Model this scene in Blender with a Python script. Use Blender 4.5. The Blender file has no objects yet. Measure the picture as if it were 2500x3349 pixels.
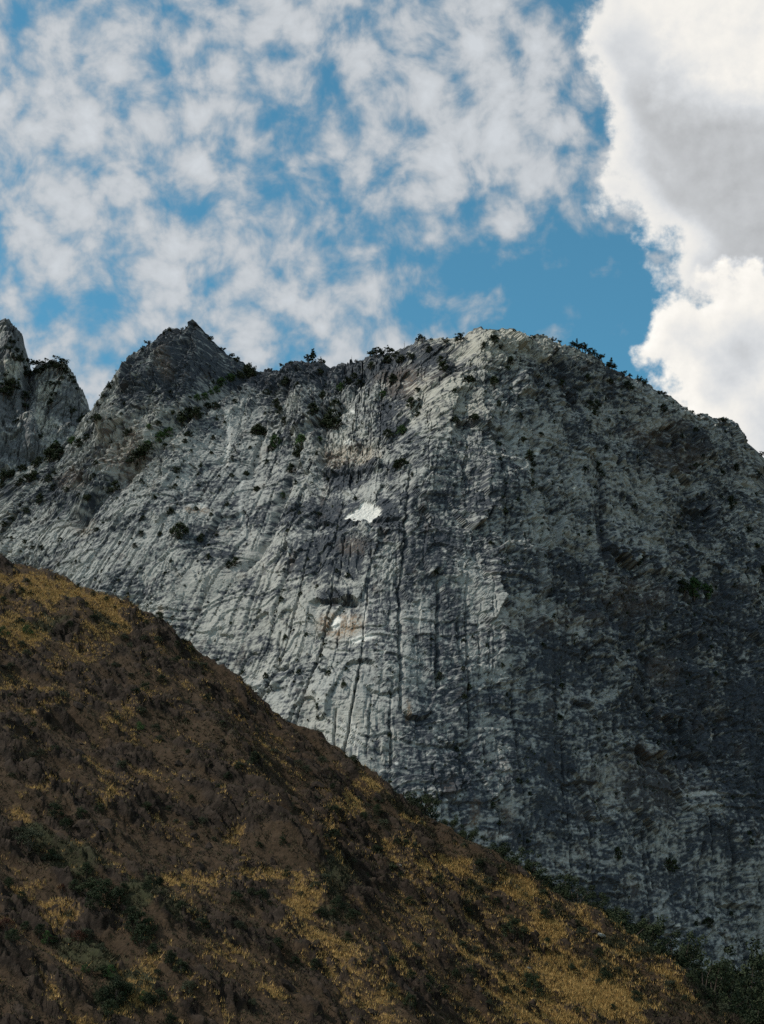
import bpy, math, random
import numpy as np
from mathutils import Vector, Matrix

# ------------------------------------------------------------------ camera, sky, sun, exposure
SC = bpy.context.scene
COL = SC.collection
W0, H0 = 2500.0, 3349.0
PITCH = math.radians(21.0)
FPX = 4601.0                       # focal length in photograph pixels
CAM = np.array([0.0, 0.0, 1.7])
ST, CT = math.sin(PITCH), math.cos(PITCH)

cam_data = bpy.data.cameras.new("camera")
cam = bpy.data.objects.new("camera", cam_data); COL.objects.link(cam)
cam.location = CAM; cam.rotation_euler = (math.pi / 2 + PITCH, 0, 0)
cam_data.sensor_fit = 'VERTICAL'; cam_data.sensor_height = 24.0
cam_data.lens = 24.0 * FPX / H0
cam_data.clip_start = 0.5; cam_data.clip_end = 60000
SC.camera = cam

SUN_AZ = math.radians(-95.0)       # measured from +Y towards +X: the sun stands to the left, a little behind
SUN_EL = math.radians(45.0)
SUN_DIR = Vector((math.sin(SUN_AZ) * math.cos(SUN_EL), math.cos(SUN_AZ) * math.cos(SUN_EL), math.sin(SUN_EL)))
sun_data = bpy.data.lights.new("sun", 'SUN')
sun_data.energy = 3.4; sun_data.angle = math.radians(1.0); sun_data.color = (1.0, 0.95, 0.86)
sun = bpy.data.objects.new("sun", sun_data); COL.objects.link(sun)
sun.rotation_euler = SUN_DIR.to_track_quat('Z', 'Y').to_euler(); sun.location = (-200, -50, 300)

SC.view_settings.view_transform = 'Standard'; SC.view_settings.look = 'None'
SC.view_settings.exposure = 0.0; SC.view_settings.gamma = 1.0
SC.render.engine = 'CYCLES'
SC.cycles.use_denoising = False
SC.cycles.sample_clamp_indirect = 2.0; SC.cycles.max_bounces = 4; SC.cycles.diffuse_bounces = 1; SC.cycles.transparent_max_bounces = 4

def ray(px, py):
    cx, cy = (px - W0 / 2) / FPX, (H0 / 2 - py) / FPX
    return np.array([cx, CT - cy * ST, ST + cy * CT])
def at(px, py, Y):
    """world point on the line of sight through a photo pixel, at ground distance Y"""
    d = ray(px, py); return CAM + d * (Y / d[1])
def proj(P):
    q = P - CAM
    d = q[..., 1] * CT + q[..., 2] * ST
    u = -q[..., 1] * ST + q[..., 2] * CT
    return W0 / 2 + FPX * q[..., 0] / d, H0 / 2 - FPX * u / d

# ------------------------------------------------------------------ node helper
class NT:
    def __init__(s, tree): s.t = tree; s.n = tree.nodes; s.l = tree.links
    def node(s, typ, **kw):
        n = s.n.new(typ)
        for k, v in kw.items(): setattr(n, k, v)
        return n
    def put(s, sock, v):
        if isinstance(v, bpy.types.NodeSocket): s.l.new(v, sock)
        elif v is not None: sock.default_value = v
    def math(s, op, a, b=None, c=None, clamp=False):
        n = s.node('ShaderNodeMath', operation=op); n.use_clamp = clamp
        for i, v in enumerate((a, b, c)): s.put(n.inputs[i], v)
        return n.outputs[0]
    def vec(s, op, a, b=None, scale=None):
        n = s.node('ShaderNodeVectorMath', operation=op)
        s.put(n.inputs[0], a)
        if b is not None: s.put(n.inputs[1], b)
        if scale is not None: s.put(n.inputs['Scale'], scale)
        return n.outputs['Value'] if op in ('DISTANCE', 'DOT_PRODUCT', 'LENGTH') else n.outputs['Vector']
    def noise(s, v, scale, detail=4, rough=.5, dist=0.0, col=False):
        n = s.node('ShaderNodeTexNoise'); n.noise_dimensions = '3D'
        s.put(n.inputs['Vector'], v); n.inputs['Scale'].default_value = scale
        n.inputs['Detail'].default_value = detail; n.inputs['Roughness'].default_value = rough
        n.inputs['Distortion'].default_value = dist
        return n.outputs['Color' if col else 'Fac']
    def voro(s, v, scale, feat='F1', out='Distance', smooth=.6):
        n = s.node('ShaderNodeTexVoronoi', feature=feat); s.put(n.inputs['Vector'], v)
        n.inputs['Scale'].default_value = scale
        if feat == 'SMOOTH_F1': n.inputs['Smoothness'].default_value = smooth
        return n.outputs[out]
    def ramp(s, x, lo, hi, a=0.0, b=1.0, kind='SMOOTHSTEP'):
        n = s.node('ShaderNodeMapRange', interpolation_type=kind); n.clamp = True if kind == 'LINEAR' else n.clamp
        s.put(n.inputs[0], x)
        for i, v in enumerate((lo, hi, a, b)): s.put(n.inputs[i + 1], v)
        return n.outputs[0]
    def mix(s, f, a, b, blend='MIX'):
        n = s.node('ShaderNodeMix', data_type='RGBA', blend_type=blend)
        s.put(n.inputs[0], f)
        s.put(n.inputs[6], (*a, 1) if isinstance(a, tuple) and len(a) == 3 else a)
        s.put(n.inputs[7], (*b, 1) if isinstance(b, tuple) and len(b) == 3 else b)
        return n.outputs[2]
    def scalev(s, v, xyz): return s.vec('MULTIPLY', v, xyz)

# ------------------------------------------------------------------ world: Nishita sky with two cloud layers
def build_world():
    w = bpy.data.worlds.new("World"); SC.world = w; w.use_nodes = True
    T = NT(w.node_tree); T.n.clear()
    d = T.vec('NORMALIZE', T.node('ShaderNodeTexCoord').outputs['Generated'])
    sky = T.node('ShaderNodeTexSky'); sky.sky_type = 'NISHITA'; sky.sun_disc = False
    sky.sun_elevation = SUN_EL; sky.sun_rotation = SUN_AZ; sky.altitude = 1500
    sky.air_density = 1.0; sky.dust_density = 0.3; sky.ozone_density = 2.5
    blue = T.mix(1.0, sky.outputs[0], (0.62, 1.18, 1.02), 'MULTIPLY')
    def dirp(px, py):
        r = ray(px, py); r = r / np.linalg.norm(r); return tuple(float(v) for v in r)
    def blob(px, py, r, v=d):                       # signed angular distance to a puff's rim
        return T.math('SUBTRACT', r / FPX * .93, T.vec('DISTANCE', v, dirp(px, py)))
    def union(lst, v=d, k=.012):
        f = None
        for b in lst:
            q = blob(*b, v); f = q if f is None else T.math('SMOOTH_MAX', f, q, k)
        return f
    # --- thin high layer of soft heaps
    wcol = T.noise(d, 16, 1, .5, col=True)
    dw = T.vec('ADD', d, T.vec('SCALE', T.vec('SUBTRACT', wcol, (.5, .5, .5)), scale=.03))
    n1 = T.noise(dw, 44, 6, .56)
    n2 = T.noise(T.vec('ADD', d, (3.1, 1.7, .4)), 8.0, 1, .5)
    cell = T.voro(T.vec('ADD', d, T.vec('SCALE', T.noise(d, 60, 2, .6, col=True), scale=.022)), 36)
    q = T.math('ADD', T.math('MULTIPLY', n1, .8), T.math('MULTIPLY', T.math('SUBTRACT', n2, .5), .30))
    q = T.math('ADD', q, T.math('ADD', .10, T.math('MULTIPLY', T.math('SUBTRACT', .42, cell), .30)))
    gaps = union([(1930, 960, 200), (2080, 1060, 180), (1740, 1010, 90), (300, 960, 10)], k=.03)
    q = T.math('SUBTRACT', q, T.ramp(gaps, -.045, .04, 0, .36))
    q = T.math('ADD', q, T.ramp(union([(1480, 330, 260), (1050, 60, 160)], k=.03), -.06, .04, 0, .10))
    m1 = T.math('MULTIPLY', T.ramp(q, .265, .62), .92)
    lum = T.ramp(q, .35, .75, 3.0, 4.7, 'LINEAR')
    col = T.mix(m1, blue, T.vec('SCALE', (.965, 1.0, 1.035), scale=lum))
    # --- heaped cloud standing on the right
    h0 = T.math('MULTIPLY', T.math('SUBTRACT', T.noise(d, 17, 8, .58), .5), .12)
    h1 = T.math('MULTIPLY', T.math('SUBTRACT', T.noise(T.vec('ADD', d, (-.0045, -.001, .004)), 17, 7, .58), .5), .12)
    up = union([(2420, 470, 430), (2300, 90, 350), (2520, 830, 330), (2170, 560, 170), (2390, 760, 200), (2900, 200, 900)])
    lo = union([(2440, 1170, 300), (2330, 1290, 220), (2800, 1350, 500), (2250, 1180, 120)])
    Fu = T.math('ADD', up, h0); Fl = T.math('ADD', lo, h0)
    mu = T.ramp(Fu, -.004, .011); ml = T.ramp(Fl, -.004, .010)
    emb = T.math('MULTIPLY', T.math('SUBTRACT', h0, h1), 20.0)
    topw = T.ramp(T.math('ADD', T.ramp(union([(2420, 40, 330), (2250, 30, 200), (2480, 210, 120)]), -.03, .05), T.math('MULTIPLY', h0, 7)), .1, .9)
    bu = T.math('ADD', 3.6, T.math('ADD', T.math('MULTIPLY', T.ramp(Fu, .008, .048, 1, 0), 2.0), T.math('MULTIPLY', topw, 2.2)))
    bu = T.math('MAXIMUM', T.math('ADD', bu, T.math('MULTIPLY', emb, 1.4)), 3.1)
    bl = T.math('ADD', 3.7, T.math('ADD', T.math('MULTIPLY', T.ramp(Fl, .01, .075, 1, 0), 2.5), T.math('MULTIPLY', emb, 2.2)))
    bl = T.math('MAXIMUM', bl, 3.5)
    br = T.math('ADD', T.math('MULTIPLY', bl, ml), T.math('MULTIPLY', bu, T.math('SUBTRACT', 1, ml)))
    tint = T.mix(T.ramp(br, 4.5, 6.2), (.955, .985, 1.015), (1.03, 1.0, .94))
    col = T.mix(T.math('MAXIMUM', mu, ml), col, T.vec('SCALE', tint, scale=br))
    bg = T.node('ShaderNodeBackground'); T.put(bg.inputs['Color'], col); bg.inputs['Strength'].default_value = .15
    T.l.new(bg.outputs[0], T.node('ShaderNodeOutputWorld').inputs['Surface'])
    w.cycles.sampling_method = 'MANUAL'; w.cycles.sample_map_resolution = 512
build_world()

# ------------------------------------------------------------------ numpy noise
def _h(ix, iy, seed):
    h = (ix.astype(np.uint32) * np.uint32(374761393) + iy.astype(np.uint32) * np.uint32(668265263) + np.uint32(seed * 2246822519 & 0xffffffff))
    h = (h ^ (h >> np.uint32(13))) * np.uint32(1274126177)
    h = (h ^ (h >> np.uint32(16))) * np.uint32(2246822519)
    return h ^ (h >> np.uint32(15))
_ANG = np.linspace(0, 2 * np.pi, 257)[:256]; _GX = np.cos(_ANG).astype(np.float32); _GY = np.sin(_ANG).astype(np.float32)
_PERM = {}
def pn(x, y, seed=0):
    """gradient noise, about -1..1"""
    if seed not in _PERM: _PERM[seed] = np.tile(np.random.default_rng(int(seed) + 1000).permutation(256).astype(np.int32), 3)
    pt = _PERM[seed]
    x = np.asarray(x, np.float32); y = np.asarray(y, np.float32); x, y = np.broadcast_arrays(x, y)
    x0 = np.floor(x); y0 = np.floor(y); fx = x - x0; fy = y - y0
    ix = x0.astype(np.int32) & 255; iy = y0.astype(np.int32) & 255
    a0 = pt[ix] + iy; a1 = pt[ix + 1] + iy
    u = fx * fx * fx * (fx * (fx * 6 - 15) + 10); v = fy * fy * fy * (fy * (fy * 6 - 15) + 10)
    fx1 = fx - 1; fy1 = fy - 1
    k = pt[a0]; n0 = _GX[k] * fx + _GY[k] * fy
    k = pt[a1]; n1 = _GX[k] * fx1 + _GY[k] * fy
    n0 += u * (n1 - n0)
    k = pt[a0 + 1]; m0 = _GX[k] * fx + _GY[k] * fy1
    k = pt[a1 + 1]; n1 = _GX[k] * fx1 + _GY[k] * fy1
    m0 += u * (n1 - m0)
    return (n0 + v * (m0 - n0)) * np.float32(1.5)
def fbm(x, y, seed=0, oct=4, gain=.5, lac=2.03):
    s = 0; a = 1; t = 0
    for o in range(oct):
        s = s + a * pn(x, y, seed + o * 17); t += a; a *= gain; x = x * lac; y = y * lac
    return s / t
def ridged(x, y, seed=0): return 1 - np.abs(pn(x, y, seed))
_WT = np.random.default_rng(5).random((4, 1024)).astype(np.float32)
def worley(x, y, seed=0, jit=.9):
    if seed not in _PERM: _PERM[seed] = np.tile(np.random.default_rng(int(seed) + 1000).permutation(256).astype(np.int32), 3)
    pt = _PERM[seed]
    x = np.asarray(x, np.float32); y = np.asarray(y, np.float32)
    x0 = np.floor(x); y0 = np.floor(y); ix = x0.astype(np.int32); iy = y0.astype(np.int32)
    f1 = np.full(x.shape, 9., np.float32); f2 = f1.copy(); idr = np.zeros(x.shape, np.float32)
    cx = np.zeros_like(f1); cy = np.zeros_like(f1)
    for a in (-1, 0, 1):
        pa = pt[(ix + a) & 255]
        for b in (-1, 0, 1):
            k = pt[pa + ((iy + b) & 255)] + ((ix + 2 * iy + a + 2 * b) & 3) * 256
            px = x0 + (a + .5 - jit * .5) + jit * _WT[0][k]; py = y0 + (b + .5 - jit * .5) + jit * _WT[1][k]
            dd = (px - x) ** 2 + (py - y) ** 2
            near = dd < f1
            f2 = np.where(near, f1, np.minimum(f2, dd)); idr = np.where(near, _WT[2][k], idr)
            cx = np.where(near, px, cx); cy = np.where(near, py, cy); f1 = np.where(near, dd, f1)
    return np.sqrt(f1), np.sqrt(f2), idr, x - cx, y - cy
def sstep(a, b, x):
    t = np.clip((x - a) / (b - a), 0, 1); return t * t * (3 - 2 * t)
def splat(px, py, lst, wob=0.0):
    m = np.zeros(px.shape, np.float32)
    for (x, y, rx, ry, amt, *ang) in lst:
        R = max(rx, ry) * 1.9
        idx = np.nonzero((np.abs(px - x) < R) & (np.abs(py - y) < R))
        if not len(idx[0]): continue
        dx, dy = px[idx] - x, py[idx] - y
        if ang:
            c, s = math.cos(math.radians(ang[0])), math.sin(math.radians(ang[0])); dx, dy = dx * c + dy * s, -dx * s + dy * c
        r = np.sqrt((dx / rx) ** 2 + (dy / ry) ** 2) + (wob[idx] if isinstance(wob, np.ndarray) else wob)
        m[idx] = np.maximum(m[idx], amt * sstep(1.25, .55, r))
    return m
def polyd(px, py, pts):
    """distance to a polyline and the fraction along it"""
    best = np.full(px.shape, 1e9, np.float32)
    for (x0, y0), (x1, y1) in zip(pts[:-1], pts[1:]):
        vx, vy = x1 - x0, y1 - y0; L = vx * vx + vy * vy
        t = np.clip(((px - x0) * vx + (py - y0) * vy) / L, 0, 1)
        best = np.minimum(best, np.hypot(px - x0 - t * vx, py - y0 - t * vy))
    return best
def inpoly(px, py, pts):
    ins = np.zeros(px.shape, bool)
    for (x0, y0), (x1, y1) in zip(pts, pts[1:] + pts[:1]):
        if y0 == y1: continue
        c = ((y0 > py) != (y1 > py)) & (px < (x1 - x0) * (py - y0) / (y1 - y0) + x0)
        ins ^= c
    return ins

# ------------------------------------------------------------------ mesh helpers
def mesh_np(name, V, F, mat=None, smooth=False, attrs=None):
    """V (n,3), F (m,k) with k = 3 or 4"""
    V = np.ascontiguousarray(V, np.float32); F = np.ascontiguousarray(F, np.int32); m, k = F.shape
    me = bpy.data.meshes.new(name)
    me.vertices.add(len(V)); me.vertices.foreach_set('co', V.ravel())
    me.loops.add(m * k); me.loops.foreach_set('vertex_index', F.ravel())
    me.polygons.add(m); me.polygons.foreach_set('loop_start', np.arange(0, m * k, k, dtype=np.int32))
    me.polygons.foreach_set('loop_total', np.full(m, k, np.int32))
    me.polygons.foreach_set('use_smooth', np.full(m, smooth, bool))
    for an, (typ, dat) in (attrs or {}).items():
        a = me.attributes.new(an, typ, 'POINT')
        a.data.foreach_set('vector' if typ == 'FLOAT_VECTOR' else 'color', np.ascontiguousarray(dat, np.float32).ravel())
    me.update(calc_edges=True)
    if mat: me.materials.append(mat)
    return me
def grid_faces(nr, nc):
    i = np.arange(nr * nc).reshape(nr, nc)
    return np.stack([i[:-1, :-1].ravel(), i[:-1, 1:].ravel(), i[1:, 1:].ravel(), i[1:, :-1].ravel()], 1)
def link(name, me, parent=None, loc=(0, 0, 0), rot=(0, 0, 0), scale=(1, 1, 1)):
    o = bpy.data.objects.new(name, me); COL.objects.link(o); o.parent = parent
    o.location = loc; o.rotation_euler = rot; o.scale = scale
    return o
def tag(o, label=None, cat=None, group=None, kind=None):
    if label: o['label'] = label
    if cat: o['category'] = cat
    if group: o['group'] = group
    if kind: o['kind'] = kind
    return o

def new_mat(name):
    m = bpy.data.materials.new(name); m.use_nodes = True
    T = NT(m.node_tree); T.n.clear()
    b = T.node('ShaderNodeBsdfPrincipled'); b.inputs['Specular IOR Level'].default_value = .15
    T.l.new(b.outputs[0], T.node('ShaderNodeOutputMaterial').inputs['Surface'])
    return m, T, b

# ------------------------------------------------------------------ rock material
def rock_tone(S, H, seed, dark):
    """banding, water streaks and blotches of the rock, as one tone value for each vertex (0 pale .. 1 dark)"""
    wx = S + 16 * fbm(S / 55, H / 55, seed, 3); wy = H + 16 * fbm(S / 55 + 40, H / 55, seed + 1, 3)
    fol = fbm((wx + .5 * wy) / 15, (wy - .15 * wx) / 1.9, seed + 2, 3, .65)
    strk = fbm(S / 2.2, H / 60, seed + 3, 3, .6)
    blot = fbm(wx / 30, wy / 24, seed + 4, 6, .66)
    gr = fbm(S / 2.4, H / 2.4, seed + 5, 3, .75)
    spots = sstep(.30, .55, fbm(S / 5, H / 4, seed + 6, 3, .6))
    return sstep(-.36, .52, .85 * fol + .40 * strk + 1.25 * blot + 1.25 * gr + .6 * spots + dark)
def rock_material(name, light, pale, dark, seed=0.0):
    m, T, b = new_mat(name)
    a = T.node('ShaderNodeAttribute', attribute_name='sh').outputs['Vector']       # metres along and up the wall
    st = T.node('ShaderNodeAttribute', attribute_name='stain_shade'); rgb = T.node('ShaderNodeSeparateColor'); T.l.new(st.outputs['Color'], rgb.inputs[0])
    grain = T.noise(a, 1.0, 3, .75)
    f = T.math('ADD', rgb.outputs[0], T.math('MULTIPLY', T.math('SUBTRACT', grain, .5), 1.0), clamp=True)
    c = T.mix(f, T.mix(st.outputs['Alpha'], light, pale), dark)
    c = T.mix(T.math('MULTIPLY', rgb.outputs[1], T.ramp(grain, .35, .62)), c, (.30, .19, .105))
    c = T.mix(T.math('MULTIPLY', rgb.outputs[2], T.ramp(grain, .30, .60, .6, 1)), c, (.80, .765, .70))
    T.put(b.inputs['Base Color'], c); b.inputs['Roughness'].default_value = .92
    bump = T.node('ShaderNodeBump'); bump.inputs['Distance'].default_value = .5; bump.inputs['Strength'].default_value = .45
    T.put(bump.inputs['Height'], T.voro(T.vec('ADD', T.scalev(a, (.55, .40, .3)), T.vec('SCALE', T.noise(a, .5, 2, .6, col=True), scale=1.2)), 1.0)); T.l.new(bump.outputs[0], b.inputs['Normal'])
    return m

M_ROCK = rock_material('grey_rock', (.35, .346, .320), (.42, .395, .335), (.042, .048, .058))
M_FAR = rock_material('pale_grey_rock', (.40, .39, .355), (.45, .42, .35), (.11, .115, .12))

# ------------------------------------------------------------------ the mountain
SKY_MAIN = [(-600, 1930), (-250, 1720), (0, 1572), (60, 1530), (140, 1500), (210, 1452), (255, 1392), (300, 1342), (345, 1275), (395, 1205), (424, 1165), (484, 1134), (520, 1100), (550, 1084),
            (605, 1078), (640, 1066), (656, 1062), (676, 1082), (700, 1112), (757, 1165), (825, 1193), (880, 1208), (923, 1203), (960, 1186), (1010, 1180),
            (1059, 1184), (1082, 1208), (1110, 1184), (1150, 1182), (1210, 1164), (1301, 1140), (1369, 1110), (1483, 1112), (1540, 1082), (1570, 1077),
            (1680, 1083), (1725, 1100), (1770, 1096), (1816, 1114), (1876, 1130), (1967, 1175), (2028, 1213), (2119, 1243), (2194, 1294), (2225, 1340),
            (2270, 1347), (2330, 1362), (2391, 1372), (2430, 1400), (2460, 1445), (2500, 1490), (2700, 1640), (3100, 1900)]
RIDGE_Y = ([-600, 0, 300, 480, 660, 900, 1100, 1300, 1600, 2000, 2500, 3100], [920, 820, 805, 812, 815, 812, 790, 750, 712, 755, 850, 950])

def build_wall(name, x0, x1, v0, v1, nc, nr, sky, ridge_y, foot_x, foot_y, zb, dress, mat, nback=30, back_drop=.45, power=(.6, .4)):
    rp = np.array([at(px, py, np.interp(px, *ridge_y)) for px, py in sky])
    xs = np.concatenate([np.linspace(x0, v0, 40)[:-1], np.linspace(v0, v1, nc - 78), np.linspace(v1, x1, 40)[1:]])
    zr = np.interp(xs, rp[:, 0], rp[:, 2]); yr = np.interp(xs, rp[:, 0], rp[:, 1])
    k = np.ones(9) / 9; yr = np.convolve(np.pad(yr, 4, 'edge'), k, 'valid')
    yb = np.interp(xs, foot_x, foot_y); k = np.ones(71) / 71; yb = np.convolve(np.pad(yb, 35, 'edge'), k, 'valid')
    t = np.linspace(0, 1, nr)[:, None]
    X = np.repeat(xs[None], nr, 0); Z = zb + (zr - zb)[None] * t
    g = power[0] * t + power[1] * t ** 2.2
    Y = yb[None] + (yr - yb)[None] * g
    D, DZ, attrs, extra = dress(X, Y, Z, t + 0 * X)
    dyx = np.gradient(yb, xs)
    n = np.stack([dyx, -np.ones_like(dyx), np.full_like(dyx, .42)], 1); n /= np.linalg.norm(n, axis=1)[:, None]
    P = np.stack([X + D * n[None, :, 0], Y + D * n[None, :, 1], Z + D * n[None, :, 2] + DZ], 2)
    # the back of the mountain falls away behind the crest
    s = (np.linspace(0, 1, nback + 1)[1:, None]) ** 1.6 * 160
    top = P[-1][None]
    B = np.stack([top[..., 0] + 0 * s, top[..., 1] + s, top[..., 2] - back_drop * s - .8 * fbm(top[..., 0] / 9 + 0 * s, s / 9, 77) * np.minimum(s, 4)], 2)
    A = {kk: np.concatenate([v, np.repeat(v[-1:], nback, 0)], 0) for kk, v in attrs.items()}
    A['sh'][nr:, :, 2] += s
    P = np.concatenate([P, B], 0)
    me = mesh_np(name, P.reshape(-1, 3), grid_faces(nr + nback, nc), mat, False,
                 {'sh': ('FLOAT_VECTOR', A['sh'].reshape(-1, 3)), 'stain_shade': ('FLOAT_COLOR', A['stain_shade'].reshape(-1, 4))})
    o = tag(link(name, me), kind='structure')
    return o, P[:nr], extra

SCAR = [(1120, 1712), (1146, 1684), (1168, 1674), (1178, 1654), (1200, 1644), (1228, 1652), (1244, 1674), (1240, 1696), (1222, 1706), (1212, 1722), (1186, 1718), (1162, 1724), (1146, 1712)]
GULLIES = [([(640, 1090), (600, 1200), (560, 1280)], 9, 5), ([(705, 1150), (690, 1230), (650, 1320)], 10, 4), ([(540, 1110), (480, 1200), (430, 1300)], 9, 4), ([(600, 1085), (545, 1170)], 7, 3),
           ([(830, 1200), (700, 1290), (572, 1380), (463, 1490), (349, 1588), (260, 1700)], 26, 9),
           ([(1200, 1230), (1150, 1330), (1085, 1370), (985, 1450), (950, 1540), (905, 1640), (860, 1760), (800, 1850)], 15, 5),
           ([(905, 1280), (880, 1360), (845, 1480), (800, 1560)], 9, 2.5),
           ([(1500, 1180), (1370, 1330), (1310, 1420), (1270, 1480)], 14, 3.5),
           ([(1318, 1540), (1316, 1700), (1312, 1900), (1310, 2100), (1312, 2330)], 6, 2.6),
           ([(1962, 1500), (1966, 1640), (1980, 1850), (1990, 2050)], 9, 4.5),
           ([(1440, 1900), (1438, 2060), (1436, 2240)], 6, 3), ([(1500, 2020), (1506, 2140)], 5, 2.5), ([(1740, 1380), (1742, 1520), (1738, 1640)], 8, 2.5),
           ([(2020, 2180), (2026, 2340)], 6, 2.5), ([(2130, 2700), (2136, 2800), (2150, 2900)], 5, 3), ([(2380, 2700), (2405, 2850), (2410, 2900)], 6, 3.5),
           ([(2300, 2760), (2306, 2990)], 6, 3), ([(2470, 2820), (2490, 2960)], 6, 3), ([(2200, 1290), (2230, 1500), (2290, 1800)], 14, 3),
           ([(700, 1900), (640, 2050)], 4, 2), ([(860, 1850), (800, 2040)], 4, 2), ([(960, 1800), (890, 2010)], 4, 2), ([(905, 2060), (895, 2230)], 4, 2),
           ([(1100, 2330), (1096, 2480)], 4, 2)]
RIBS = [([(560, 1180), (470, 1260), (420, 1330), (360, 1400)], 34, 9), ([(1550, 1120), (1450, 1300), (1390, 1450), (1350, 1600)], 80, 6),
        ([(650, 1070), (700, 1200)], 30, 6), ([(2240, 1360), (2300, 1600)], 40, 5),
        ([(1000, 1280), (1020, 1420)], 40, 5)]
# arched roofs: (px, py, half width, height of the bow, depth)
ROOFS = [(1100, 1958, 85, 12, 3.5), (1180, 2160, 48, 14, 3), (916, 2185, 30, -22, 3), (1060, 2195, 18, -14, 2.5), (820, 2122, 10, 8, 3.2), (740, 2075, 26, 4, 2.5),
         (1530, 1402, 75, 10, 4), (2370, 2345, 40, 30, 3.5), (1960, 2110, 60, 40, 3), (1365, 2350, 48, -26, 4), (1260, 1715, 60, 6, 3), (1050, 1720, 55, 6, 2.4),
         (2240, 2080, 60, 14, 3), (2150, 1870, 90, 20, 3.5), (1640, 2240, 60, -20, 2), (1180, 1550, 130, 10, 2.5), (2250, 2460, 70, 25, 2.5), (1830, 1320, 24, 10, 2.2),
         (1480, 2440, 60, -30, 2.2), (1900, 2560, 80, 20, 2.2), (2400, 2960, 50, -14, 2.5), (2200, 3030, 60, 8, 2), (760, 1505, 60, 6, 1.6), (1250, 2270, 60, -24, 2)]

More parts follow.
